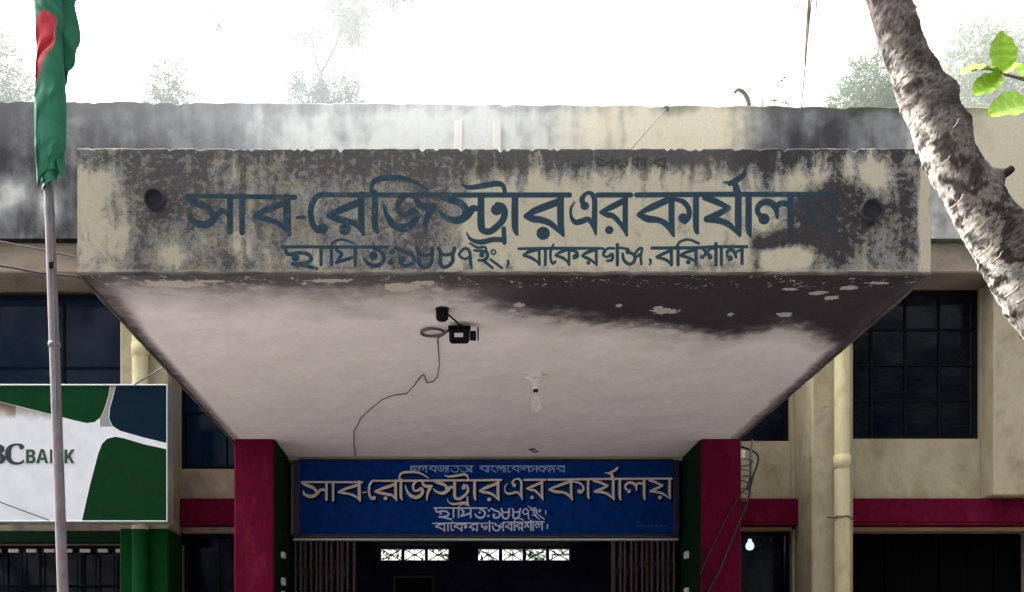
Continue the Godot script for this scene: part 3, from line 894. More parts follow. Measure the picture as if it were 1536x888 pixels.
func build_house() -> Node3D:
	var h := thing("office_building", "weathered two-storey cream office with crimson entrance pillars and wide canopy", "building")
	var c: Material = mats.cream
	# upper wall bays between the openings
	box("wall", Vector3(-7.5, 2.8, -9.4), Vector3(-2.762, 3.71, -9.2), mats.shabby, h)
	box("wall", Vector3(-7.5, 3.71, -9.4), Vector3(-5.2, 5.013, -9.2), mats.shabby, h)
	box("wall", Vector3(-2.80, 3.71, -9.4), Vector3(-2.395, 5.013, -9.202), c, h)
	box("wall", Vector3(-2.395, 3.176, -9.4), Vector3(-1.6, 3.45, -9.2), mats.shabby, h)
	box("wall", Vector3(-1.6, 2.88, -9.4), Vector3(2.1, 5.013, -9.2), c, h)
	box("wall", Vector3(2.1, 3.176, -9.4), Vector3(2.885, 3.69, -9.2), c, h)
	box("wall", Vector3(2.885, 3.176, -9.4), Vector3(3.27, 5.013, -9.202), c, h)
	box("wall", Vector3(3.27, 3.176, -9.4), Vector3(4.52, 3.71, -9.2), c, h)
	box("wall", Vector3(4.52, 3.176, -9.4), Vector3(8.5, 5.013, -9.2), c, h)
	box("wall", Vector3(-2.395, 4.92, -9.4), Vector3(-1.6, 5.013, -9.2), c, h)
	box("wall", Vector3(2.1, 4.92, -9.4), Vector3(2.885, 5.013, -9.2), c, h)
	# ground floor piers
	box("pier", Vector3(-7.5, 0, -9.4), Vector3(-5.2, 2.8, -9.2), mats.shabby, h)
	box("pier", Vector3(-2.82, 0, -9.4), Vector3(-2.37, 2.8, -9.202), mats.shabby, h)
	box("pier", Vector3(-1.75, 0, -9.4), Vector3(-1.40, 2.88, -9.2), mats.deep_green, h)
	box("pier", Vector3(1.90, 0, -9.4), Vector3(2.26, 2.88, -9.2), mats.deep_green, h)
	box("pier", Vector3(2.895, 0, -9.4), Vector3(3.27, 2.93, -9.2), c, h)
	box("pier", Vector3(4.95, 0, -9.4), Vector3(8.5, 2.93, -9.2), mats.shabby, h)
	box("lintel", Vector3(2.26, 2.92, -9.4), Vector3(2.895, 3.176, -9.2), mats.tan, h)
	box("lintel", Vector3(3.27, 2.915, -9.4), Vector3(4.95, 3.176, -9.2), mats.tan, h)
	box("lintel", Vector3(4.95, 2.93, -9.4), Vector3(8.5, 3.176, -9.2), mats.tan, h)
	box("lintel", Vector3(-2.37, 2.90, -9.4), Vector3(-1.75, 3.176, -9.2), mats.shabby, h)
	box("window_sill", Vector3(-5.2, 0.0, -9.4), Vector3(-2.82, 0.9, -9.2), mats.shabby, h)
	box("window_sill", Vector3(-2.37, 0.0, -9.4), Vector3(-1.75, 0.9, -9.2), mats.shabby, h)
	box("window_sill", Vector3(2.26, 0.0, -9.4), Vector3(2.895, 0.9, -9.2), c, h)
	# crimson string course with its lip
	for s in [[-2.36, -1.752], [2.238, 2.912], [3.257, 8.5]]:
		box("crimson_band", Vector3(s[0], 2.968, -9.199), Vector3(s[1], 3.178, -9.09), mats.crimson, h, 0.01)
		box("band_lip", Vector3(s[0], 2.945, -9.199), Vector3(s[1], 2.966, -9.075), mats.crimson, h, 0.006)
	# pilasters
	box("pilaster", Vector3(-2.762, 2.87, -9.2), Vector3(-2.368, 5.013, -8.75), c, h, 0.012)
	box("pilaster", Vector3(-2.765, 0, -9.2), Vector3(-2.365, 2.868, -8.747), mats.green, h, 0.012)
	box("pilaster", Vector3(2.915, 0, -9.2), Vector3(3.254, 5.013, -8.75), c, h, 0.012)
	box("pilaster", Vector3(4.52, 3.18, -9.199), Vector3(5.1, 5.012, -8.97), c, h, 0.012)
	box("green_beam", Vector3(-7.4, 2.80, -9.199), Vector3(-2.766, 2.90, -9.08), mats.deep_green, h)
	# roof beam, parapet
	box("roof_beam", Vector3(-7.5, 5.014, -9.4), Vector3(8.5, 5.268, -8.87), mats.beam, h, 0.012)
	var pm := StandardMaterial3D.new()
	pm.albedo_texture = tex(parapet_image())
	pm.roughness = 0.92
	var pn := noise(81, 1.1, 5)
	var chip := noise(82, 4.0, 3)
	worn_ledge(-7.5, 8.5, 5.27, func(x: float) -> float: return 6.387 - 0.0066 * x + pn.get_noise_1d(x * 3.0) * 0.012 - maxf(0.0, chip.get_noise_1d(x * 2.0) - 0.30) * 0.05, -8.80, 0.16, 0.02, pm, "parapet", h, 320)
	for x in [0.012, 0.33]:
		box("lime_streak_board", Vector3(x - 0.03, 5.40, -8.799), Vector3(x + 0.035, 6.24 + x * -0.05, -8.787), mats.white, h, 0.004)
	# the shell behind the facade
	box("roof_slab", Vector3(-7.5, 5.02, -14.4), Vector3(8.5, 5.2, -9.401), mats.sooty, h)
	box("floor_slab", Vector3(-7.3, 3.42, -14.2), Vector3(8.3, 3.56, -9.401), mats.inside, h)
	box("side_wall", Vector3(-7.5, 0, -14.2), Vector3(-7.3, 5.018, -9.401), c, h)
	box("side_wall", Vector3(8.3, 0, -14.2), Vector3(8.5, 5.018, -9.401), c, h)
	box("inner_floor", Vector3(-7.3, 0.0, -14.2), Vector3(8.3, 0.1, -9.401), mats.inside, h)
	# entrance pillars: crimson to the front, green towards the gate
	for s in [[-1.75, -1.435, 1], [1.922, 2.236, -1]]:
		var p := box("entrance_pillar", Vector3(s[0], 0, -9.199), Vector3(s[1], 3.521, -8.379), mats.crimson, h, 0.012)
		if s[2] > 0:
			box("green_cheek", Vector3(s[1] + 0.0005, 0.1, -9.195), Vector3(s[1] + 0.006, 3.519, -8.395), mats.deep_green, p, 0.002)
		else:
			box("green_cheek", Vector3(s[0] - 0.006, 0.1, -9.195), Vector3(s[0] - 0.0005, 3.519, -8.395), mats.deep_green, p, 0.002)
	# little boxes on the left cheek
	for s in [[2.62, 0.05], [2.40, 0.06], [2.31, 0.04]]:
		box("switch_box", Vector3(-1.428, s[0], -8.75), Vector3(-1.40, s[0] + s[1], -8.66), mats.white, h, 0.004)
	for s in [[2.63, 0.06], [2.34, 0.05]]:
		box("switch_box", Vector3(1.885, s[0], -8.86), Vector3(1.915, s[0] + s[1], -8.78), mats.white, h, 0.004)
	return h

func build_canopy(h: Node3D) -> void:
	var fm := StandardMaterial3D.new()
	fm.albedo_texture = tex(fascia_image())
	fm.roughness = 0.9
	var n := noise(83, 2.5, 4)
	var ch := noise(84, 9.0, 3)
	worn_ledge(-1.778, 2.222, 3.523, func(x: float) -> float: return 4.111 + n.get_noise_1d(x * 3.0) * 0.004 - maxf(0.0, ch.get_noise_1d(x * 3.0) - 0.25) * 0.05, -5.0, 0.12, 0.012, fm, "canopy_fascia", h, 240)
	# side upstands and the slab
	box("canopy_side", Vector3(-1.778, 3.64, -9.199), Vector3(-1.66, 4.10, -5.121), mats.sooty, h, 0.012)
	box("canopy_side", Vector3(2.104, 3.64, -9.199), Vector3(2.222, 4.10, -5.121), mats.sooty, h, 0.012)
	box("canopy_slab", Vector3(-1.778, 3.527, -9.199), Vector3(2.222, 3.639, -5.121), mats.sooty, h, 0.008)
	var so := StandardMaterial3D.new()
	so.albedo_texture = tex(soffit_image())
	so.roughness = 0.9
	so.normal_enabled = true
	so.normal_texture = mats.skin
	so.normal_scale = 0.25
	var st := start()
	st.set_smooth_group(-1)
	var x0 := -1.778
	var x1 := 2.222
	var p := [Vector3(x0, 3.522, -9.199), Vector3(x1, 3.522, -9.199), Vector3(x1, 3.522, -5.0), Vector3(x0, 3.522, -5.0)]
	quad_uv(st, p, [Vector2(0, 1), Vector2(1, 1), Vector2(1, 0), Vector2(0, 0)])
	var q := [Vector3(x0, 3.5265, -5.0), Vector3(x1, 3.5265, -5.0), Vector3(x1, 3.5265, -9.199), Vector3(x0, 3.5265, -9.199)]
	quad_uv(st, q, [Vector2(0, 0), Vector2(1, 0), Vector2(1, 1), Vector2(0, 1)])
	obj("canopy_soffit", done(st, true), so, h)
	# drip beads along the three free edges, broken here and there
	var rough := noise(85, 6.0, 3)
	for e in [[Vector3(-1.775, 3.520, -4.998), Vector3(2.219, 3.520, -4.998)], [Vector3(-1.772, 3.518, -5.02), Vector3(-1.772, 3.518, -9.19)], [Vector3(2.216, 3.518, -5.02), Vector3(2.216, 3.518, -8.37)]]:
		var pts := []
		for i in 90:
			var v: Vector3 = e[0].lerp(e[1], i / 89.0)
			pts.append(v + Vector3(0, rough.get_noise_3d(v.x * 3.0, v.z * 3.0, 0) * 0.006, rough.get_noise_3d(v.x * 2.0, v.z * 2.0, 9.0) * 0.003))
		tube("drip_bead", pts, 0.009, mats.sooty, h, 8, false)
	box("cornice", Vector3(-1.43, 3.487, -9.198), Vector3(1.915, 3.519, -9.03), mats.shabby, h, 0.008)
	# drain stubs at both ends of the lettering
	for s in [[-1.412, 3.862, 0.050], [1.94, 3.81, 0.056]]:
		var r: float = s[2]
		var o := obj("drain_stub", lathe([Vector2(r * 0.78, -0.10), Vector2(r * 0.78, 0.028), Vector2(r * 0.86, 0.034), Vector2(r * 0.97, 0.026), Vector2(r * 1.0, -0.02)], 24), mats.drain, h)
		o.position = Vector3(s[0], s[1], -4.999)
		o.rotation = Vector3(PI / 2 + 0.05, 0, 0)
		var i := obj("drain_bore", lathe([Vector2(0, 0), Vector2(r * 0.79, 0.0)], 20), mats.bore, o)
		i.position = Vector3(0, 0.012, 0)

func build_windows(h: Node3D) -> void:
	var w := window("window", h, -5.2, -2.80, 3.712, 4.98, -9.27, 4, 2, mats.steel, mats.tinted, 0.022)
	window("window", h, -2.394, -1.602, 3.452, 4.918, -9.27, 2, 3, mats.steel, mats.tinted)
	window("window", h, 2.102, 2.884, 3.692, 4.918, -9.27, 2, 3, mats.steel, mats.glass)
	var r := window("window", h, 3.272, 4.518, 3.712, 5.012, -9.25, 4, 4, mats.steel, mats.glass, 0.022)
	# something pale left on the sill, and a torn bill on a pane
	box("paper_scrap", Vector3(3.31, 3.752, -9.235), Vector3(3.36, 3.80, -9.232), mats.white, r, 0.001)
	window("window", h, -5.198, -2.822, 0.902, 2.79, -9.27, 6, 3, mats.steel, mats.glass)
	window("window", h, -2.368, -1.752, 0.902, 2.898, -9.27, 2, 3, mats.steel, mats.glass)
	var d := window("window", h, 2.262, 2.893, 0.902, 2.918, -9.27, 1, 2, mats.steel, mats.glass)
	# diamond lattice behind that window
	for k in 7:
		for s in [-1, 1]:
			var y := 1.2 + k * 0.3
			tube("lattice_bar", [Vector3(2.30, y - s * 0.29, -9.31), Vector3(2.86, y + s * 0.29, -9.313 - 0.006 * s)], 0.004, mats.steel, d, 5, false)
	# wide dark opening on the right with folding steel shutters
	var s := Node3D.new()
	s.name = "shutter"
	h.add_child(s, true)
	for k in 7:
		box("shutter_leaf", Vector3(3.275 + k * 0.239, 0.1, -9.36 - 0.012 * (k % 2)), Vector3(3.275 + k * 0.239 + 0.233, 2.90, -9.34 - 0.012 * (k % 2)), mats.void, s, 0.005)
	# pale blocks added for a row of reflected lights, and bars, at the head of the left ground-floor window
	for k in 12:
		box("reflected_light_block", Vector3(-4.66 + k * 0.155, 2.735, -9.262), Vector3(-4.66 + k * 0.155 + 0.09, 2.765, -9.235), mats.white, w if false else h, 0.004)
	for k in 15:
		box("window_bar", Vector3(-5.05 + k * 0.16, 0.92, -9.24), Vector3(-5.05 + k * 0.16 + 0.012, 2.73, -9.228), mats.steel, h, 0.003)
	for k in 4:
		box("window_bar", Vector3(-5.15, 1.3 + k * 0.38, -9.226), Vector3(-2.83, 1.312 + k * 0.38, -9.216), mats.steel, h, 0.003)

func build_gate(h: Node3D) -> void:
	box("gate_rail", Vector3(-1.40, 2.848, -9.19), Vector3(1.90, 2.879, -9.10), mats.gate, h, 0.006)
	box("gate_rail", Vector3(-1.40, 2.822, -9.18), Vector3(1.90, 2.842, -9.12), mats.alu, h, 0.004)
	var st := start()
	for s in [[0.0, 0.010], [0.018, 0.003]]:
		add_box(st, Vector3(-s[1], 0.1, -0.012 - s[0]), Vector3(s[1], 2.82, 0.012 - s[0]), 0.003)
	var bar := done(st)
	for g in [[-1.385, 11, 0.045], [1.355, 12, 0.046]]:
		var leaf := Node3D.new()
		leaf.name = "folding_gate"
		h.add_child(leaf, true)
		for k in g[1]:
			var b := obj("gate_bar", bar, mats.gate, leaf)
			b.position = Vector3(g[0] + k * g[2] + rng.randf_range(-0.005, 0.005), 0, -9.14 + (k % 2) * 0.012)
			b.rotation.y = rng.randf_range(-0.5, 0.5)
		for row in 4:
			for k in g[1] - 1:
				var y := 0.45 + row * 0.66
				var x: float = g[0] + k * g[2]
				tube("scissor_strap", [Vector3(x, y, -9.158), Vector3(x + g[2], y + 0.30, -9.158)], 0.005, mats.gate, leaf, 5, false)
		box("lock_stile", Vector3(g[0] + (g[1] * g[2] if g[0] < 0 else -0.03), 0.1, -9.16), Vector3(g[0] + (g[1] * g[2] if g[0] < 0 else -0.03) + 0.022, 2.82, -9.125), mats.gate, leaf, 0.003)

func build_hall(h: Node3D) -> void:
	var m: Material = mats.inside
	# partitions, and a back wall pierced by two rows of ventilators
	box("partition", Vector3(-2.2, 0.1, -14.199), Vector3(-2.08, 3.419, -9.401), m, h)
	box("partition", Vector3(2.3, 0.1, -14.199), Vector3(2.42, 3.419, -9.401), m, h)
	var holes := []
	for x in [-1.015, -0.70, -0.385, 0.29, 0.61, 0.925, 1.235]:
		holes.append(x)
	box("back_wall", Vector3(-7.5, 0, -14.4), Vector3(8.5, 3.235, -14.2), m, h)
	box("back_wall", Vector3(-7.5, 3.405, -14.4), Vector3(8.5, 5.018, -14.2), m, h)
	var x := -7.5
	for a in holes:
		box("back_wall", Vector3(x, 3.2355, -14.4), Vector3(a, 3.4045, -14.2), m, h, 0.002)
		x = a + 0.275
		var v := Node3D.new()
		v.name = "ventilator"
		h.add_child(v, true)
		box("frame", Vector3(a + 0.001, 3.237, -14.31), Vector3(a + 0.274, 3.249, -14.27), mats.white, v, 0.003)
		box("frame", Vector3(a + 0.001, 3.391, -14.31), Vector3(a + 0.274, 3.403, -14.27), mats.white, v, 0.003)
		for s in [-1, 1]:
			tube("grille_bar", [Vector3(a + 0.02, 3.32 - s * 0.066, -14.29), Vector3(a + 0.255, 3.32 + s * 0.066, -14.293 + 0.006 * s)], 0.008, mats.steel, v, 5, false)
		tube("grille_bar", [Vector3(a + 0.02, 3.32, -14.30), Vector3(a + 0.255, 3.32, -14.30)], 0.006, mats.steel, v, 5, false)
		tube("grille_bar", [Vector3(a + 0.137, 3.25, -14.305), Vector3(a + 0.137, 3.39, -14.305)], 0.006, mats.steel, v, 5, false)
	box("back_wall", Vector3(x, 3.2355, -14.4), Vector3(8.5, 3.4045, -14.2), m, h, 0.002)
	var nb := thing("notice_board", "dark framed notice board on the back wall inside the gate", "notice board", Vector3(-0.57, 2.8, -14.17))
	box("panel", Vector3(-0.24, -0.18, -0.01), Vector3(0.24, 0.2, 0.01), mats.black, nb)
	for s in [[-0.27, -0.21, -0.24, 0.23], [0.24, -0.21, 0.27, 0.23], [-0.24, -0.21, 0.24, -0.18], [-0.24, 0.2, 0.24, 0.23]]:
		box("frame", Vector3(s[0], s[1], -0.015), Vector3(s[2], s[3], 0.018), mats.wire, nb, 0.003)
	# the lit bulb in the room right of the entrance
	var lamp := thing("lamp_bulb", "lit white bulb glowing behind the latticed window right of the entrance", "lamp", Vector3(2.735, 2.885, -9.95))
	var glow := plain(Color(0.9, 0.95, 1.0), 0.5)
	glow.emission_enabled = true
	glow.emission = Color(0.85, 0.94, 1.0)
	glow.emission_energy_multiplier = 1.2
	obj("bulb", lathe([Vector2(0.0, -0.045), Vector2(0.028, -0.036), Vector2(0.040, -0.01), Vector2(0.034, 0.018), Vector2(0.018, 0.04), Vector2(0.016, 0.06), Vector2(0, 0.06)], 16), glow, lamp)
	tube("flex", [Vector3(0, 0.06, 0), Vector3(0, 0.535, 0)], 0.004, mats.black, lamp, 6, false)
	var om := OmniLight3D.new()
	om.name = "lamp_light"
	lamp.add_child(om)
	om.light_color = Color(0.85, 0.94, 1.0)
	om.light_energy = 0.03
	om.light_size = 0.04
	om.omni_range = 8.0
	om.omni_attenuation = 2.0
	om.shadow_enabled = true

func build_boards() -> void:
	var s := thing("name_board", "blue board with pale raised-look lettering above the folding gate", "sign", Vector3(0.254, 2.858, -9.03))
	var m := StandardMaterial3D.new()
	m.albedo_texture = tex(board_image())
	m.roughness = 0.6
	m.metallic_specular = 0.15
	var st := start()
	st.set_smooth_group(-1)
	quad_uv(st, [Vector3(-1.582, 0.008, 0), Vector3(1.582, 0.008, 0), Vector3(1.582, 0.622, 0), Vector3(-1.582, 0.622, 0)], [Vector2(0, 1), Vector2(1, 1), Vector2(1, 0), Vector2(0, 0)])
	obj("printed_sheet", done(st), m, s)
	box("backing", Vector3(-1.60, 0, -0.05), Vector3(1.60, 0.628, -0.003), mats.black, s, 0.004)
	var edge := plain(Color(0.04, 0.06, 0.16), 0.4)
	for f in [[-1.632, 0.0, -1.5835, 0.63], [1.5835, 0.0, 1.632, 0.63], [-1.5835, -0.012, 1.5835, 0.0065], [-1.5835, 0.6235, 1.5835, 0.641]]:
		box("frame", Vector3(f[0], f[1], -0.06), Vector3(f[2], f[3], 0.012), edge, s, 0.004)
	# the bank's board on the left
	var b := thing("bank_signboard", "white, green and navy bank signboard fixed over the left bay", "sign", Vector3(-3.118, 2.889, -8.45))
	var bm := StandardMaterial3D.new()
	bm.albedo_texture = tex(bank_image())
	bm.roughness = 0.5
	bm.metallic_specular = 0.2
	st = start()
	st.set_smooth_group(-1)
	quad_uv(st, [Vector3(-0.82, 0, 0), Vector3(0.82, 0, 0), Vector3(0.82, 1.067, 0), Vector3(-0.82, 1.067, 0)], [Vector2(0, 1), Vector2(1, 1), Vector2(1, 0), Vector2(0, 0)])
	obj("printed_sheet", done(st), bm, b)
	box("backing", Vector3(-0.83, -0.01, -0.16), Vector3(0.83, 1.077, -0.003), mats.steel, b, 0.004)
	for f in [[0.8205, -0.012, 0.832, 1.079], [-0.832, -0.012, -0.8205, 1.079], [-0.8205, -0.012, 0.8205, -0.0005], [-0.8205, 1.0675, 0.8205, 1.079]]:
		box("edge_trim", Vector3(f[0], f[1], -0.165), Vector3(f[2], f[3], 0.012), mats.alu, b, 0.003)
	var navy := plain(Color(0.0, 0.10, 0.14), 0.6)
	var green := plain(Color(0.0, 0.22, 0.12), 0.6)
	var g := 1.0 / 189.3
	var cx := func(px: float) -> float: return (px + 60.0) * g - 0.82
	var cy := func(py: float) -> float: return (781.0 - py) * g
	text("B", "Droid Serif", true, navy, b, "lettering", cx.call(-19), cx.call(9), cy.call(696.0), cy.call(666.5), 0.003)
	text("C", "Droid Serif", true, navy, b, "lettering", cx.call(8.5), cx.call(37), cy.call(697.0), cy.call(665.5), 0.003)
	text("BANK", "Droid Sans", true, green, b, "lettering", cx.call(40), cx.call(112.5), cy.call(695.0), cy.call(674.0), 0.003)
	tube("loose_wire", [Vector3(cx.call(-58), cy.call(731), 0.02), Vector3(cx.call(0), cy.call(753), 0.03), Vector3(cx.call(40), cy.call(768), 0.03), Vector3(cx.call(76), cy.call(781), 0.02)], 0.004, mats.rubber, b, 6)
	# a second small board whose top edge shows low on the left
	var c := thing("small_grey_board", "low pale board whose top edge shows beneath the bank signboard", "sign", Vector3(-3.32, 1.2, -8.6))
	box("panel", Vector3(-0.5, 0, -0.02), Vector3(0.5, 1.105, 0.0), mats.white, c, 0.01)
	for k in 5:
		box("mark", Vector3(-0.2 + k * 0.085, 1.06, 0.0005), Vector3(-0.2 + k * 0.085 + 0.05, 1.085, 0.004), mats.black, c, 0.001)
	for x in [-0.45, 0.45]:
		box("leg", Vector3(x - 0.015, -1.2, -0.05), Vector3(x + 0.015, 1.0, -0.022), mats.steel, c, 0.003)

func pipe_run(called: String, label: String, x: float, z: float, r: float, y1: float, m: Material, below: Material, split: float, joints: Array) -> void:
	var p := thing(called, label, "downpipe", Vector3(x, 0, z), "downpipes on the pilasters")
	if split > 0.0:
		obj("pipe", lathe([Vector2(r, 0.0), Vector2(r, split)], 20), below, p)
	obj("pipe", lathe([Vector2(r, split), Vector2(r, y1)], 20), m, p)
	for j in joints:
		var o := obj("coupling", lathe([Vector2(r, -0.055), Vector2(r + 0.006, -0.05), Vector2(r + 0.007, 0.05), Vector2(r, 0.055)], 20), m if j > split else below, p)
		o.position.y = j
	for j in [1.0, 2.95, 4.6]:
		var st := start()
		var pts := []
		for i in 15:
			var a := PI * i / 14.0
			pts.append(Vector3(cos(a) * (r + 0.006), 0.003 * sin(i * 1.3), sin(a) * (r + 0.006)))
		pts.push_front(Vector3(r + 0.05, -0.02, -0.05))
		pts.push_back(Vector3(-r - 0.04, 0.01, -0.05))
		add_tube(st, pts, 0.007, 0.007, 6)
		var o := obj("strap", done(st), mats.wire, p)
		o.position.y = j

func build_pipes_and_cables() -> void:
	pipe_run("downpipe", "cream downpipe strapped to the pilaster right of the entrance", 3.137, -8.68, 0.062, 5.0, mats.pipe, mats.pipe, 0.0, [3.40, 1.9])
	pipe_run("downpipe", "downpipe half hidden by the bank signboard, cream above and green below", -2.575, -8.68, 0.066, 5.0, mats.pipe, mats.green, 2.85, [4.31, 1.8])
	var c1 := thing("service_cable", "upper overhead cable running from the left to the canopy end", "cable", Vector3(-1.78, 3.63, -5.1))
	tube("sheath", [Vector3(-2.6, 0.30, 0.5), Vector3(-1.2, 0.13, 0.25), Vector3(-0.35, 0.045, 0.08), Vector3(0.0, 0.0, 0.0)], 0.005, mats.wire, c1, 6)
	box("hook", Vector3(-0.02, -0.012, -0.012), Vector3(0.01, 0.012, 0.012), mats.steel, c1)
	var c2 := thing("service_cable", "lower darker cable sagging to the bottom corner of the canopy", "cable", Vector3(-1.775, 3.53, -5.06))
	tube("sheath", [Vector3(-2.4, 0.02, 0.3), Vector3(-0.9, 0.055, 0.12), Vector3(-0.4, 0.035, 0.05), Vector3(-0.2, 0.01, 0.02), Vector3(0.0, 0.0, 0.0)], 0.005, mats.rubber, c2, 6)
	box("hook", Vector3(-0.02, -0.012, -0.012), Vector3(0.01, 0.012, 0.012), mats.steel, c2)
	var s := thing("stay_wire", "thin stay wire slanting from the canopy up to the parapet", "wire", Vector3(0.35, 3.66, -5.3))
	tube("strand", [Vector3(0, 0, 0), Vector3(1.38, 2.68, -3.49)], 0.0042, mats.rubber, s, 6, false)
	box("eye", Vector3(1.36, 2.66, -3.50), Vector3(1.40, 2.70, -3.485), mats.steel, s)
	var y := thing("sign_stay", "short thin stay between the bank signboard and the canopy edge", "wire", Vector3(-2.56, 3.975, -8.48))
	tube("strand", [Vector3(0, 0, 0), Vector3(0.78, -0.452, 2.0)], 0.005, mats.rubber, y, 6, false)
	# the tangle at the right entrance pillar
	var t := thing("cable_tangle", "tangle of black and grey cables down the right entrance pillar's edge", "cable", Vector3(2.26, 2.9, -8.42))
	tube("cable", [Vector3(0.13, 0.66, -0.2), Vector3(0.06, 0.50, 0.0), Vector3(0.055, 0.36, 0.02), Vector3(0.03, 0.22, 0.03)], 0.011, mats.wire, t, 7)
	tube("cable", [Vector3(0.02, 0.62, -0.2), Vector3(0.1, 0.52, 0.0), Vector3(0.11, 0.44, 0.03), Vector3(0.06, 0.30, 0.04), Vector3(0.02, 0.12, 0.05), Vector3(-0.08, -0.12, 0.055), Vector3(-0.2, -0.42, 0.06), Vector3(-0.33, -0.75, 0.05), Vector3(-0.35, -1.6, -0.1)], 0.008, mats.rubber, t, 7)
	tube("cable", [Vector3(0.0, 0.34, 0.0), Vector3(0.05, 0.30, 0.05), Vector3(-0.1, 0.08, 0.056), Vector3(-0.24, -0.2, 0.056), Vector3(-0.35, -0.45, 0.04)], 0.005, mats.rubber, t, 6)
	for k in 4:
		tube("loop", [Vector3(-0.02, 0.48 - k * 0.09, 0.02), Vector3(0.03, 0.455 - k * 0.09, 0.05), Vector3(0.065, 0.44 - k * 0.08, 0.04), Vector3(0.02, 0.41 - k * 0.09, 0.05), Vector3(-0.02, 0.41 - k * 0.09, 0.02)], 0.0045, [mats.rubber, mats.wire][k % 2], t, 6)
	obj("insulator", lathe([Vector2(0, 0), Vector2(0.02, 0.0), Vector2(0.02, 0.02), Vector2(0.012, 0.025), Vector2(0.02, 0.035), Vector2(0.02, 0.06), Vector2(0, 0.06)], 14), mats.white, t).position = Vector3(-0.01, 0.47, 0.03)

func build_soffit_fittings() -> void:
	var y := 3.521
	var c := thing("cctv_camera", "small black security camera with white label hanging under the canopy", "camera", Vector3(0.018, y + 0.028, -5.70))
	# body, hood, lens, mount and the round junction box before it
	var body := box("body", Vector3(-0.058, -0.125, -0.04), Vector3(0.05, -0.06, 0.04), mats.black, c, 0.012)
	box("label_plate", Vector3(-0.03, -0.112, 0.0405), Vector3(0.016, -0.09, 0.042), mats.white, body, 0.0005)
	box("hood", Vector3(-0.064, -0.058, -0.045), Vector3(0.056, -0.051, 0.045), mats.black, c, 0.003)
	var l := obj("lens", lathe([Vector2(0.0, 0), Vector2(0.024, 0), Vector2(0.026, 0.03), Vector2(0.02, 0.034), Vector2(0.0, 0.03)], 16), mats.black, c)
	l.position = Vector3(0.052, -0.092, 0.0)
	l.rotation.z = -PI / 2
	tube("mount", [Vector3(0.0, -0.052, 0.0), Vector3(0.0, -0.04, 0.0), Vector3(0.0, -0.029, 0.0)], 0.008, mats.black, c, 8, false)
	tube("arm", [Vector3(0.02, -0.055, 0.0), Vector3(-0.02, -0.046, 0.09), Vector3(-0.068, -0.042, 0.2)], 0.005, mats.black, c, 7, false)
	box("rear_knob", Vector3(0.092, -0.115, -0.015), Vector3(0.10, -0.05, 0.015), mats.black, c, 0.003)
	var j := thing("junction_box", "small round black junction box under the canopy ahead of the camera", "junction box", Vector3(-0.074, y, -5.47))
	obj("cover", lathe([Vector2(0.0, -0.062), Vector2(0.022, -0.061), Vector2(0.030, -0.054), Vector2(0.033, -0.042), Vector2(0.033, -0.012), Vector2(0.030, -0.002)], 20), mats.black, j)
	obj("rim", lathe([Vector2(0.030, -0.004), Vector2(0.036, -0.004), Vector2(0.037, 0.0)], 20), mats.rubber, j)
	var k := thing("camera_cable", "coiled grey camera cable straying over the canopy's underside", "cable", Vector3(-0.13, y - 0.006, -5.8))
	var coil := []
	for i in 66:
		var a := TAU * i / 22.0
		coil.append(Vector3(cos(a) * (0.062 + 0.003 * sin(i * 0.7)), -0.004 - 0.004 * (i / 22), sin(a) * (0.062 + 0.004 * cos(i * 0.9))))
	tube("coil", coil, 0.0045, mats.wire, k, 6, false)
	# the run across the soffit: (x, depth)
	var run := [Vector2(-0.06, 5.8), Vector2(-0.03, 5.79), Vector2(-0.075, 5.86), Vector2(-0.107, 5.94), Vector2(-0.105, 6.1), Vector2(-0.103, 6.35), Vector2(-0.118, 6.6), Vector2(-0.147, 6.78), Vector2(-0.19, 6.80), Vector2(-0.2, 6.68), Vector2(-0.205, 6.62), Vector2(-0.22, 6.65), Vector2(-0.27, 6.85), Vector2(-0.33, 7.06), Vector2(-0.42, 7.1), Vector2(-0.5, 7.2), Vector2(-0.6, 7.45), Vector2(-0.69, 7.7), Vector2(-0.75, 7.98), Vector2(-0.78, 8.1), Vector2(-0.82, 8.5), Vector2(-0.855, 9.02)]
	var pts := []
	for p in run:
		pts.append(Vector3(p.x + 0.13, 0.002 + (-0.02 if p.y > 6.2 and p.y < 6.6 and p.x > -0.13 else 0.0), 5.8 - p.y))
	tube("sheath", pts, 0.0036, mats.wire, k, 6, false)
	# the bulb holder and its clear bulb
	var b := thing("ceiling_bulb", "unlit clear bulb in a white angled holder under the canopy", "light bulb", Vector3(0.49, y, -6.62))
	obj("rose", lathe([Vector2(0.0, -0.03), Vector2(0.03, -0.028), Vector2(0.045, -0.012), Vector2(0.047, 0.0)], 20), mats.white, b)
	tube("bracket", [Vector3(-0.06, -0.006, -0.02), Vector3(-0.02, -0.03, 0.0), Vector3(0.0, -0.05, 0.0)], 0.02, mats.white, b, 10)
	tube("bracket", [Vector3(0.065, -0.006, -0.03), Vector3(0.03, -0.03, 0.0), Vector3(0.0, -0.05, 0.0)], 0.017, mats.white, b, 10)
	obj("holder", lathe([Vector2(0.0, -0.098), Vector2(0.018, -0.098), Vector2(0.022, -0.085), Vector2(0.026, -0.05), Vector2(0.028, -0.03), Vector2(0.0, -0.028)], 18), mats.white, b)
	obj("collar", lathe([Vector2(0.0, -0.114), Vector2(0.016, -0.113), Vector2(0.016, -0.099), Vector2(0.0, -0.0985)], 16), mats.black, b)
	obj("bulb", lathe([Vector2(0.012, -0.115), Vector2(0.014, -0.135), Vector2(0.024, -0.16), Vector2(0.035, -0.19), Vector2(0.036, -0.205), Vector2(0.029, -0.226), Vector2(0.014, -0.238), Vector2(0, -0.24)], 20), mats.bulb_glass, b)
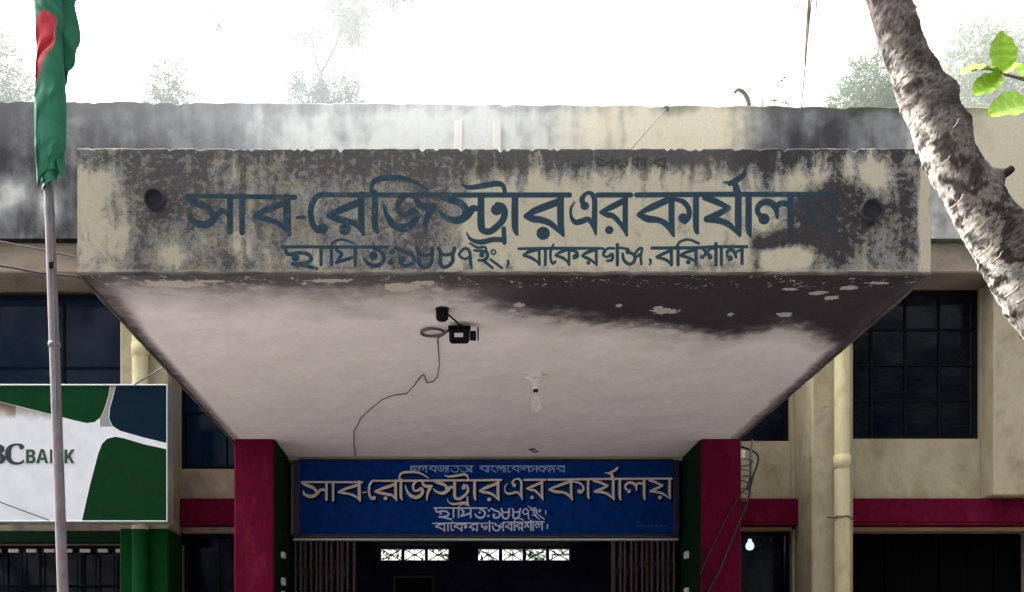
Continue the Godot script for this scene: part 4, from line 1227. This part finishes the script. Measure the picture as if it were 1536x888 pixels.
	tube("filament_stem", [Vector3(0, -0.114, 0), Vector3(0, -0.165, 0)], 0.004, mats.white, b, 6, false)
	tube("filament", [Vector3(0, -0.16, 0), Vector3(-0.014, -0.19, 0), Vector3(0, -0.186, 0), Vector3(0.014, -0.19, 0), Vector3(0, -0.16, 0)], 0.0012, mats.wire, b, 5, false)
	var nub := thing("ceiling_hook", "tiny dark hook stub under the canopy beyond the bulb", "hook", Vector3(0.62, y, -8.75))
	tube("shank", [Vector3(0, 0, 0), Vector3(0.0, -0.015, 0.0), Vector3(0.02, -0.024, 0), Vector3(0.05, -0.016, 0)], 0.006, mats.rubber, nub, 6)
	obj("plate", lathe([Vector2(0.0, -0.006), Vector2(0.03, -0.006), Vector2(0.032, 0.0)], 12), mats.wire, nub)

# ------------------------------------------------------------------ flagpole and flag
func build_flag() -> void:
	var p := thing("flagpole", "slightly leaning grey steel flagpole before the left bay", "flagpole", Vector3(-1.635, 0, -4.6))
	var st := start()
	add_tube(st, [Vector3(0, 0, 0), Vector3(-0.063, 1.994, 0), Vector3(-0.122, 3.68, 0), Vector3(-0.19, 5.62, 0)], 0.026, 0.0185, 18)
	obj("shaft", done(st), mats.pole, p)
	obj("finial", lathe([Vector2(0, -0.03), Vector2(0.02, -0.03), Vector2(0.03, 0.0), Vector2(0.03, 0.02), Vector2(0.018, 0.045), Vector2(0, 0.055)], 16), mats.pole, p).position = Vector3(-0.191, 5.64, 0)
	obj("collar", lathe([Vector2(0.0225, -0.012), Vector2(0.026, -0.01), Vector2(0.026, 0.01), Vector2(0.0225, 0.012)], 18), mats.pole, p).position = Vector3(-0.1, 3.06, 0)
	box("cleat", Vector3(-0.115, 3.38, 0.016), Vector3(-0.095, 3.41, 0.032), mats.steel, p, 0.004)
	# the flag: limp cloth in pleats hanging down the pole, red disc on green
	var f := thing("flag", "limp green flag with a red disc hanging down the leaning pole", "flag", Vector3(-1.76, 3.66, -4.6))
	st = start()
	st.set_smooth_group(0)
	var nu := 150
	var nv := 130
	var fold := noise(91, 1.4, 3)
	var grid := []
	for j in nv + 1:
		var v := float(j) / nv                     # 0 top, 1 bottom
		var row := []
		for i in nu + 1:
			var u := float(i) / nu                 # 0 at the hoist, 1 at the fly
			var half := 0.062 + 0.022 * sm(0.75, 0.35, v) + 0.006 * sin(v * 9.0)
			var phase := u * TAU * 1.6 + fold.get_noise_2d(u * 2.0, v * 2.0) * 2.2 + v * 1.1
			var yy := lerpf(1.72, 0.02 + 0.065 * absf(sin(phase)) + 0.05 * absf(sin(u * 4.0)), v)
			var mid := 0.052 + 0.012 * sin(v * 4.0)
			var xx := mid + cos(phase) * half * (0.86 + 0.14 * sin(u * 11.0))
			var zz := 0.055 + sin(phase) * 0.034 + (u - 0.5) * 0.085 + fold.get_noise_2d(u * 3.0 + 9.0, v * 3.0) * 0.016 + 0.006 * sin(u * 47.0 + v * 9.0 + 2.0 * fold.get_noise_2d(u * 4.0, v * 5.0)) + fold.get_noise_2d(u * 9.0, v * 7.0 + 4.0) * 0.007
			# one corner flies out to the right higher up
			if u < 0.2:
				var w := sm(0.2, 0.0, u) * sm(0.0, 0.3, v) * sm(0.76, 0.62, v)
				xx += w * 0.06
				yy -= w * 0.05
			row.append(Vector3(xx - yy * 0.035, yy, zz))
		grid.append(row)
	for j in nv:
		for i in nu:
			var q := [grid[j + 1][i], grid[j + 1][i + 1], grid[j][i + 1], grid[j][i]]
			var cs := []
			for k in [[j + 1, i], [j + 1, i + 1], [j, i + 1], [j, i]]:
				var e := Vector2((k[1] / float(nu) - 0.80) / 0.09, (k[0] / float(nv) - 0.665) / 0.085).length()
				cs.append(Color(0.008, 0.125, 0.07).lerp(Color(0.42, 0.03, 0.05), 1.0 - sm(0.93, 1.05, e)))
			for k in [0, 2, 1, 0, 3, 2]:
				st.set_color(cs[k])
				st.add_vertex(q[k])
	var cloth := StandardMaterial3D.new()
	cloth.vertex_color_use_as_albedo = true
	cloth.roughness = 0.85
	cloth.backlight = Color(0.8, 0.8, 0.8)
	obj("cloth", done(st), cloth, f)
	tube("halyard", [Vector3(0.045, -0.9, 0.03), Vector3(0.02, 0.0, 0.02), Vector3(-0.02, 0.9, 0.02), Vector3(-0.055, 1.85, 0.015)], 0.003, mats.wire, f, 5)

# ------------------------------------------------------------------ the leaning tree close by
func trunk_mesh(pts: Array, radii: Array, sides: int, per: int) -> ArrayMesh:
	var path := smooth_path(pts, per)
	var n := path.size()
	var st := start()
	st.set_smooth_group(0)
	var big := noise(101, 4.5, 4)
	var fine := noise(102, 26.0, 4)
	var patch := noise(103, 7.5, 5)
	var knots := [[Vector3(1.485, 3.38, -3.17), 0.045, 0.034], [Vector3(1.53, 3.285, -3.16), 0.05, 0.032], [Vector3(1.50, 3.40, -3.14), 0.03, 0.02], [Vector3(1.345, 3.375, -3.16), 0.02, 0.014], [Vector3(1.605, 3.105, -3.17), 0.022, 0.03], [Vector3(1.41, 3.44, -3.15), 0.03, 0.012], [Vector3(1.68, 2.96, -3.15), 0.05, 0.012]]
	var rings := []
	for i in n:
		var t := float(i) / (n - 1) * (radii.size() - 1)
		var k := mini(int(t), radii.size() - 2)
		var r := lerpf(radii[k], radii[k + 1], t - k)
		var dir: Vector3 = (path[mini(i + 1, n - 1)] - path[maxi(i - 1, 0)]).normalized()
		var side := dir.cross(Vector3(0, 0, 1)).normalized()
		var up := dir.cross(side)
		var ring := []
		for s in sides:
			var a := TAU * s / sides
			var o := side * cos(a) + up * sin(a)
			var p: Vector3 = path[i] + o * r
			var d := big.get_noise_3dv(p * 1.2) * 0.006 + fine.get_noise_3dv(p * 1.2) * 0.0022
			d += maxf(0.0, fine.get_noise_3d(p.x * 0.35, p.y * 1.6, p.z * 0.35) - 0.15) * 0.010
			var crack := absf(fine.get_noise_3d(p.x * 0.55 + 40.0, p.y * 1.5, p.z * 0.55))
			d -= 0.0035 * sm(0.07, 0.0, crack)
			for q in knots:
				d += q[2] * exp(-(p - q[0]).length_squared() / (q[1] * q[1]))
			p += o * d
			var m := patch.get_noise_3d(p.x * 1.1, p.y * 0.9, p.z * 1.1) + fine.get_noise_3dv(p * 0.7) * 0.25
			var m2 := patch.get_noise_3d(p.x * 2.6 + 7.0, p.y * 2.2, p.z * 2.6)
			var low := sm(3.42, 3.0, p.y)
			var m3 := fine.get_noise_3d(p.x * 1.2, p.y * 1.0, p.z * 1.2)
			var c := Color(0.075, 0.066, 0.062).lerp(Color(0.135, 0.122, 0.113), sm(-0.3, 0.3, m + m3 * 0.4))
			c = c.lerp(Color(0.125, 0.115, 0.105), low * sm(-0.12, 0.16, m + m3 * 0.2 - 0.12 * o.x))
			c = c.lerp(Color(0.58, 0.54, 0.47), sm(0.36, 0.95, -o.x) * sm(3.6, 3.2, p.y) * sm(-0.35, 0.1, m2 + m3 * 0.3))  # painted sun: left side paler, blots below thicker on the shaded right
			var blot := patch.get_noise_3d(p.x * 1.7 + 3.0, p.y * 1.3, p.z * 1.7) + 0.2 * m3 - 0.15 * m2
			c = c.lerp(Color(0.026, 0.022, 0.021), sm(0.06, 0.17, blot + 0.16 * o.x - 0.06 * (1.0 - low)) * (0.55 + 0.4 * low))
			c = c.lerp(Color(0.04, 0.034, 0.03), 0.7 * sm(0.06, 0.0, crack))
			for q in knots:
				c = c.lerp(Color(0.05, 0.042, 0.035), 0.85 * exp(-(p - q[0]).length_squared() / (q[1] * q[1] * 1.3)))
			c = c * (1.0 + fine.get_noise_3dv(p * 2.0) * 0.5 + fine.get_noise_3d(p.x * 5.0, p.y * 3.0, p.z * 5.0) * 0.35)
			ring.append([p, c])
		rings.append(ring)
	for i in n - 1:
		for s in sides:
			var e := (s + 1) % sides
			var q := [rings[i][s], rings[i][e], rings[i + 1][e], rings[i + 1][s]]
			for k in [0, 2, 1, 0, 3, 2]:
				st.set_color(q[k][1])
				st.add_vertex(q[k][0])
	return done(st)

func broad_leaf(parent: Node, base: Vector3, tip: Vector3, normal: Vector3, width: float, curl: float, m: Material, called := "leaf") -> void:
	var st := start()
	st.set_smooth_group(0)
	var dir := (tip - base).normalized()
	var length := (tip - base).length()
	var side := dir.cross(normal).normalized()
	var up := side.cross(dir).normalized()
	var rows := []
	var n := 16
	for i in n + 1:
		var t := float(i) / n
		var half := width * 0.5 * pow(sin(PI * pow(t, 0.85)), 0.75)
		var row := []
		for k in 9:
			var s := (k - 4) / 4.0
			row.append(base + dir * length * t + side * half * s + up * (absf(s) * half * 0.28 - curl * sin(PI * t) * length + 0.003 * sin(t * 26.0) * absf(s)))
		rows.append(row)
	for i in n:
		for k in 8:
			var vein := 1.0 if (i + absi(k - 4) / 2) % 3 else 1.18
			st.set_color(Color(0.26 * vein, 0.47 * vein, 0.03 * vein))
			quad(st, rows[i][k], rows[i][k + 1], rows[i + 1][k + 1], rows[i + 1][k])
	var o := obj(called, done(st), m, parent)
	var mid := start()
	mid.set_color(Color(0.22, 0.34, 0.07))
	var pts := []
	for i in range(0, n + 1, 2):
		pts.append(rows[i][4] - up * 0.001)
	add_tube(mid, pts, 0.0016, 0.0006, 5)
	obj("midrib", done(mid), m, o)

func build_near_tree() -> void:
	var t := thing("leaning_tree", "mottled grey leaning trunk close by, crossing the canopy's end", "tree", Vector3(2.35, 0, -3.2))
	var bark := StandardMaterial3D.new()
	bark.vertex_color_use_as_albedo = true
	bark.roughness = 0.92
	bark.metallic_specular = 0.2
	bark.uv1_triplanar = true
	bark.uv1_world_triplanar = true
	bark.uv1_scale = Vector3(5, 3, 5)
	bark.normal_enabled = true
	bark.normal_texture = mats.skin
	bark.normal_scale = 0.5
	var path := [Vector3(2.35, -0.05, -3.2), Vector3(2.27, 0.8, -3.2), Vector3(2.12, 1.7, -3.2), Vector3(1.92, 2.45, -3.2), Vector3(1.72, 2.78, -3.2), Vector3(1.66, 2.886, -3.2), Vector3(1.59, 2.994, -3.2), Vector3(1.482, 3.17, -3.2), Vector3(1.416, 3.326, -3.2), Vector3(1.368, 3.434, -3.2), Vector3(1.296, 3.65, -3.2), Vector3(1.20, 4.0, -3.2), Vector3(1.02, 4.7, -3.2), Vector3(0.95, 5.6, -3.15)]
	var local := []
	for p in path:
		local.append(p)
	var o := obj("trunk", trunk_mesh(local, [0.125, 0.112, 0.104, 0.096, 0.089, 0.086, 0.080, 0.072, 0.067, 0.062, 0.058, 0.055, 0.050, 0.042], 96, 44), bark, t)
	o.position = -t.position
	# curling strips of bark along the lit side
	var strips := [[1.345, 3.585, 0.05, 0.5], [1.375, 3.40, -0.06, 0.35], [1.395, 3.29, 0.05, 0.6], [1.42, 3.24, 0.06, 0.5], [1.455, 3.235, 0.05, 0.8], [1.44, 3.14, -0.02, 0.7], [1.475, 3.02, 0.05, 0.6], [1.52, 3.04, 0.06, 0.7], [1.545, 2.95, 0.05, 0.7], [1.56, 2.88, 0.05, 0.6], [1.585, 2.85, 0.05, 0.8], [1.64, 2.76, 0.05, 0.6], [1.67, 2.74, 0.04, 0.7]]
	for s in strips:
		var b := Vector3(s[0], s[1], -3.2 + s[3] * 0.085)
		var p0 := b - t.position
		var l := rng.randf_range(0.5, 1.15)
		tube("bark_curl", [p0 + Vector3(-0.012, -0.014, -0.016) * l, p0 + Vector3(-0.002, -0.008, -0.002) * l, p0 + Vector3(0.010, 0.004, 0.007) * l, p0 + Vector3(0.016, 0.018, 0.009) * l, p0 + Vector3(0.026, 0.026, 0.004) * l], 0.0042 * l, mats.bark_pale, t, 6, true, 0.001)
	tube("branch_stub", [Vector3(1.60, 3.10, -3.17) - t.position, Vector3(1.628, 3.112, -3.155) - t.position, Vector3(1.642, 3.122, -3.15) - t.position], 0.016, mats.dark_bark, t, 8, true, 0.010)
	# the head of the tree, above the picture, and the strands that hang from it
	for l in [[Vector3(0.95, 5.5, -3.15), Vector3(0.5, 6.4, -3.3), Vector3(0.1, 7.3, -3.6)], [Vector3(0.96, 5.4, -3.15), Vector3(1.5, 6.3, -2.8), Vector3(2.0, 7.2, -2.5)], [Vector3(0.98, 5.3, -3.15), Vector3(1.0, 6.4, -2.6), Vector3(1.1, 7.4, -2.0)]]:
		tube("branch", [l[0] - t.position, l[1] - t.position, l[2] - t.position], 0.04, mats.bark, t, 8, true, 0.012)
	tube("branch", [Vector3(1.12, 4.35, -3.2) - t.position, Vector3(1.02, 4.25, -3.25) - t.position, Vector3(0.9, 4.2, -3.3) - t.position], 0.022, mats.bark, t, 8, true, 0.01)
	for k in 7:
		var x := 1.055 + k * 0.011
		var drop: float = [0.35, 0.68, 0.52, 0.42, 0.30, 0.36, 0.25][k]
		tube("hanging_strand", [Vector3(x + 0.02, 4.27, -3.25) - t.position, Vector3(x + 0.012, 3.95, -3.24 + 0.01 * k) - t.position, Vector3(x + 0.006 * sin(k * 2.0), 3.95 - drop * 0.5, -3.25) - t.position, Vector3(x - 0.02, 3.95 - drop * 0.9, -3.24) - t.position], 0.0035, mats.bark, t, 5, true, 0.0015)
	crown("crown", [[Vector3(0.1, 7.6, -3.6) - t.position, Vector3(0.9, 0.5, 0)], [Vector3(2.0, 7.5, -2.5) - t.position, Vector3(0.9, 0.5, 0)], [Vector3(1.1, 7.8, -2.0) - t.position, Vector3(0.9, 0.5, 0)]], 900, 0.14, Color(0.06, 0.16, 0.025), mats.leaf, t)
	# a leafy shoot reaching in from the side
	var s := thing("leafy_sapling", "bright green broad-leaved shoot reaching in beside the leaning trunk", "sapling", Vector3(1.95, 0, -2.62))
	var at := s.position
	tube("stem", [Vector3(0, 0, 0), Vector3(0.02, 1.2, 0.02), Vector3(-0.03, 2.3, 0.0), Vector3(-0.02, 3.2, -0.01), Vector3(0.0, 4.0, 0.0)], 0.022, mats.bark, s, 8, true, 0.008)
	tube("twig", [Vector3(1.925, 2.85, -2.62) - at, Vector3(1.60, 3.0, -2.61) - at, Vector3(1.42, 3.06, -2.6) - at, Vector3(1.325, 3.087, -2.6) - at], 0.007, mats.bark, s, 7, true, 0.003)
	var lm := StandardMaterial3D.new()
	lm.vertex_color_use_as_albedo = true
	lm.roughness = 0.38
	lm.backlight = Color(0.95, 1.0, 0.45)
	var hub := Vector3(1.327, 3.087, -2.6) - at
	broad_leaf(s, hub, Vector3(1.320, 3.182, -2.585) - at, Vector3(0.12, 0.2, 0.9), 0.076, 0.02, lm)
	broad_leaf(s, hub, Vector3(1.214, 3.070, -2.58) - at, Vector3(0.1, 0.8, 0.55), 0.056, -0.10, lm)
	broad_leaf(s, hub, Vector3(1.233, 3.006, -2.55) - at, Vector3(0.45, 0.75, 0.55), 0.056, 0.05, lm)
	broad_leaf(s, hub + Vector3(0.01, 0.0, -0.005), Vector3(1.362, 3.15, -2.64) - at, Vector3(-0.3, 0.1, 0.9), 0.05, 0.05, lm)
	broad_leaf(s, Vector3(1.41, 3.012, -2.6) - at, Vector3(1.272, 2.962, -2.56) - at, Vector3(0.15, 0.5, 0.85), 0.085, -0.05, lm)
	broad_leaf(s, Vector3(1.43, 3.055, -2.61) - at, Vector3(1.39, 3.17, -2.68) - at, Vector3(0.3, 0.1, 0.9), 0.06, 0.05, lm)
	tube("twig", [Vector3(1.52, 3.03, -2.61) - at, Vector3(1.45, 3.022, -2.6) - at, Vector3(1.41, 3.012, -2.6) - at], 0.004, mats.bark, s, 6, true, 0.002)
	for k in 10:
		var p := Vector3(-0.02 + rng.randf_range(-0.02, 0.02), 3.2 + k * 0.08, rng.randf_range(-0.02, 0.02))
		var d := Vector3(rng.randf_range(-0.1, 1), rng.randf_range(-0.2, 0.5), rng.randf_range(-1, 1)).normalized()
		broad_leaf(s, p, p + d * 0.14, Vector3(0.1, 1, 0.2), 0.06, 0.06, lm)

func build_far_trees() -> void:
	var bark: Material = mats.bark
	var lm: Material = mats.leaf
	var tone := Color(0.10, 0.19, 0.06)
	limb_tree("leafy_tree", "light leafy tree behind the roof's left end beyond the flag", Vector3(-10.3, 0, -22), [[[Vector3(-10.3, 0, -22), Vector3(-10.2, 7, -22), Vector3(-9.9, 14.6, -22)], 0.16, 0.03]],
		[[Vector3(-9.9, 14.3, -22), Vector3(0.8, 0.9, 0)], [Vector3(-9.2, 13.7, -21.8), Vector3(0.45, 0.5, 0)], [Vector3(-10.7, 14.9, -22.3), Vector3(0.9, 0.8, 0)], [Vector3(-9.4, 13.3, -22.4), Vector3(0.7, 0.35, 0)]], 20000, 0.075, tone, bark, lm)
	limb_tree("slim_tree", "narrow pale tree top behind the parapet, right of the flag", Vector3(-5.4, 0, -20), [[[Vector3(-5.4, 0, -20), Vector3(-5.42, 6, -20), Vector3(-5.4, 13.1, -20)], 0.08, 0.015]],
		[[Vector3(-5.4, 12.7, -20), Vector3(0.24, 0.5, 0)], [Vector3(-5.42, 12.2, -20), Vector3(0.3, 0.4, 0)]], 4500, 0.07, tone, bark, lm)
	limb_tree("tall_tree", "tall tree behind the flag whose drooping sprays enter from above", Vector3(-6.85, 0, -18), [[[Vector3(-6.85, 0, -18), Vector3(-6.83, 7, -18), Vector3(-6.8, 15, -18), Vector3(-6.6, 17, -18)], 0.12, 0.05], [[Vector3(-6.78, 14.2, -18), Vector3(-5.7, 14.9, -18), Vector3(-4.6, 14.1, -18), Vector3(-4.15, 13.2, -18)], 0.02, 0.008], [[Vector3(-4.25, 13.4, -18), Vector3(-4.5, 12.7, -18), Vector3(-4.62, 12.3, -18)], 0.008, 0.003]],
		[[Vector3(-4.05, 13.0, -18), Vector3(0.22, 0.3, 0)], [Vector3(-3.95, 12.8, -18), Vector3(0.14, 0.2, 0)], [Vector3(-6.6, 17.2, -18), Vector3(1.8, 1.2, 0)], [Vector3(-4.9, 14.8, -18), Vector3(0.7, 0.3, 0)]], 8000, 0.055, tone, bark, lm, 0.8)
	var d := 21.5
	limb_tree("forked_tree", "pale forked tree with tufted limbs standing behind the parapet", Vector3(-2.75, 0, -d), [[[Vector3(-2.75, 0, -d), Vector3(-2.78, 8, -d), Vector3(-2.72, 12.6, -d), Vector3(-2.74, 13.9, -d)], 0.07, 0.04], [[Vector3(-2.74, 13.85, -d), Vector3(-2.87, 14.3, -d), Vector3(-2.95, 14.75, -d)], 0.03, 0.012], [[Vector3(-2.73, 13.9, -d), Vector3(-2.42, 14.5, -d), Vector3(-2.2, 15.2, -d), Vector3(-1.6, 15.8, -d)], 0.033, 0.01]],
		[[Vector3(-2.97, 14.75, -d), Vector3(0.13, 0.17, 0)], [Vector3(-2.2, 15.15, -d), Vector3(0.26, 0.36, 0)], [Vector3(-2.05, 14.75, -d), Vector3(0.12, 0.2, 0)], [Vector3(-1.3, 15.55, -d), Vector3(0.28, 0.2, 0)]], 6500, 0.07, tone, bark, lm)
	limb_tree("rounded_bush_tree", "low round twin-domed crown at the forked tree's foot", Vector3(-2.6, 0, -20.4), [[[Vector3(-2.6, 0, -20.4), Vector3(-2.62, 7, -20.4), Vector3(-2.85, 12.6, -20.4)], 0.09, 0.02], [[Vector3(-2.62, 8, -20.4), Vector3(-2.5, 11, -20.4), Vector3(-2.3, 12.6, -20.4)], 0.05, 0.015]],
		[[Vector3(-2.88, 12.6, -20.4), Vector3(0.32, 0.5, 0)], [Vector3(-2.28, 12.65, -20.4), Vector3(0.36, 0.48, 0)], [Vector3(-2.6, 12.2, -20.4), Vector3(0.6, 0.35, 0)]], 14000, 0.07, Color(0.07, 0.15, 0.09), bark, lm)
	limb_tree("leafy_tree", "light green shrubby tree top left of the leaning trunk", Vector3(7.8, 0, -20), [[[Vector3(7.8, 0, -20), Vector3(7.8, 6, -20), Vector3(7.75, 13.0, -20)], 0.12, 0.02]],
		[[Vector3(7.9, 12.8, -20), Vector3(0.5, 0.45, 0)], [Vector3(7.5, 12.3, -20), Vector3(0.4, 0.4, 0)], [Vector3(8.25, 12.3, -20), Vector3(0.4, 0.5, 0)], [Vector3(6.95, 12.1, -20), Vector3(0.3, 0.22, 0)]], 16000, 0.07, tone, bark, lm)
	limb_tree("leafy_tree", "broad light tree seen right of the leaning trunk", Vector3(11.6, 0, -23), [[[Vector3(11.6, 0, -23), Vector3(11.5, 7, -23), Vector3(11.4, 15.6, -23)], 0.16, 0.025]],
		[[Vector3(11.2, 15.0, -23), Vector3(0.5, 0.8, 0)], [Vector3(11.0, 14.0, -23), Vector3(0.75, 0.7, 0)], [Vector3(11.9, 14.5, -23), Vector3(0.7, 0.9, 0)], [Vector3(12.4, 15.2, -22.8), Vector3(0.4, 0.5, 0)], [Vector3(10.7, 13.6, -23), Vector3(0.6, 0.4, 0)], [Vector3(12.2, 13.6, -23), Vector3(0.7, 0.6, 0)]], 34000, 0.075, tone, bark, lm)
	limb_tree("back_shrub", "shrub behind the building seen through the high ventilators", Vector3(0.2, 0, -16.6), [[[Vector3(0.2, 0, -16.6), Vector3(0.1, 2.0, -16.6), Vector3(0.2, 3.9, -16.6)], 0.05, 0.015]],
		[[Vector3(-0.7, 3.75, -16.6), Vector3(0.75, 0.5, 0)], [Vector3(0.5, 3.7, -16.8), Vector3(0.8, 0.5, 0)], [Vector3(1.5, 3.8, -16.5), Vector3(0.6, 0.45, 0)]], 1500, 0.10, tone, bark, lm)
	# a plant rooted in the parapet, with a hooked dead stem
	var p := thing("parapet_plant", "wild seedling with a hooked dead stem rooted in the parapet", "plant", Vector3(2.42, 6.36, -8.86))
	tube("hooked_stem", [Vector3(0, -0.06, 0), Vector3(0.005, 0.06, 0), Vector3(-0.03, 0.14, 0), Vector3(-0.085, 0.165, 0.01), Vector3(-0.115, 0.14, 0.01)], 0.022, mats.bark, p, 8, true, 0.012)
	for k in 6:
		var a := Vector3(0.05 + k * 0.035, -0.03, 0.01 * (k % 3))
		var e := a + Vector3(0.05 * sin(k * 2.2), 0.12 + 0.05 * (k % 3), 0.02)
		tube("twig", [a, (a + e) / 2.0 + Vector3(0.01, 0, 0), e], 0.004, mats.bark, p, 5, true, 0.0015)
	crown("foliage", [[Vector3(0.13, 0.08, 0), Vector3(0.13, 0.10, 0)], [Vector3(0.08, 0.0, 0), Vector3(0.14, 0.03, 0)]], 90, 0.035, tone, lm, p)

# unseen dark trees added across the yard to block sky light from the facade
func build_sky_block_trees() -> void:
	var spots := [[-15.0, 15.0, 13.5], [-9.0, 17.5, 16.0], [-3.6, 15.5, 14.5], [2.2, 18.0, 16.5], [7.6, 15.0, 14.0], [13.0, 17.0, 16.0], [18.5, 14.0, 13.0]]
	for k in spots.size():
		var at := Vector3(spots[k][0], 0, spots[k][1])
		var top: float = spots[k][2]
		var clumps := []
		for i in 9:
			clumps.append([at + Vector3(rng.randf_range(-2.4, 2.4), top * rng.randf_range(0.28, 0.92), rng.randf_range(-2.0, 2.0)), Vector3(rng.randf_range(1.6, 2.5), rng.randf_range(1.4, 2.2), 0)])
		limb_tree("yard_tree", "unseen dark tree added to block sky light, %s in the row facing the office" % ["first", "second", "third", "fourth", "fifth", "sixth", "last"][k], at, [[[at, at + Vector3(0.2, top * 0.5, 0.1), at + Vector3(0, top * 0.9, 0)], 0.24, 0.05]], clumps, 4200, 0.42, Color(0.012, 0.020, 0.012), mats.bark, mats.dark_leaf)


# fog added behind the roof so the far trees look washed out
func build_mist(env: Environment) -> void:
	env.volumetric_fog_enabled = true
	env.volumetric_fog_density = 0.0
	var f := FogVolume.new()
	f.name = "added_mist"
	f.size = Vector3(70, 30, 9)
	f.position = Vector3(0, 15, -20.5)
	var m := FogMaterial.new()
	m.albedo = Color(0.97, 0.985, 1.0)
	m.density = 0.03
	f.material = m
	add_child(f)
	tag(f, "pale fog added behind the roof to wash out the far trees", "mist")
	f.set_meta("kind", "stuff")
	var rm := FogMaterial.new()  # fog veil added before the parapet to imitate lens glare
	rm.albedo = Color(0.95, 0.975, 1.0)
	rm.density = 0.019
	for k in [[9.0, 3.0], [7.0, 2.6], [5.4, 2.3], [3.8, 2.0]]:
		var r := FogVolume.new()
		r.name = "added_glare_mist"
		r.shape = RenderingServer.FOG_VOLUME_SHAPE_ELLIPSOID
		r.size = Vector3(k[0], k[1], 3.3 - 0.06 * (11.0 - k[0]))
		r.position = Vector3(-0.6, 6.5, -7.05)
		r.material = rm
		add_child(r, true)
		tag(r, "thin fog added before the parapet to imitate lens glare", "mist", "fog added for glare over the canopy")
		r.set_meta("kind", "stuff")
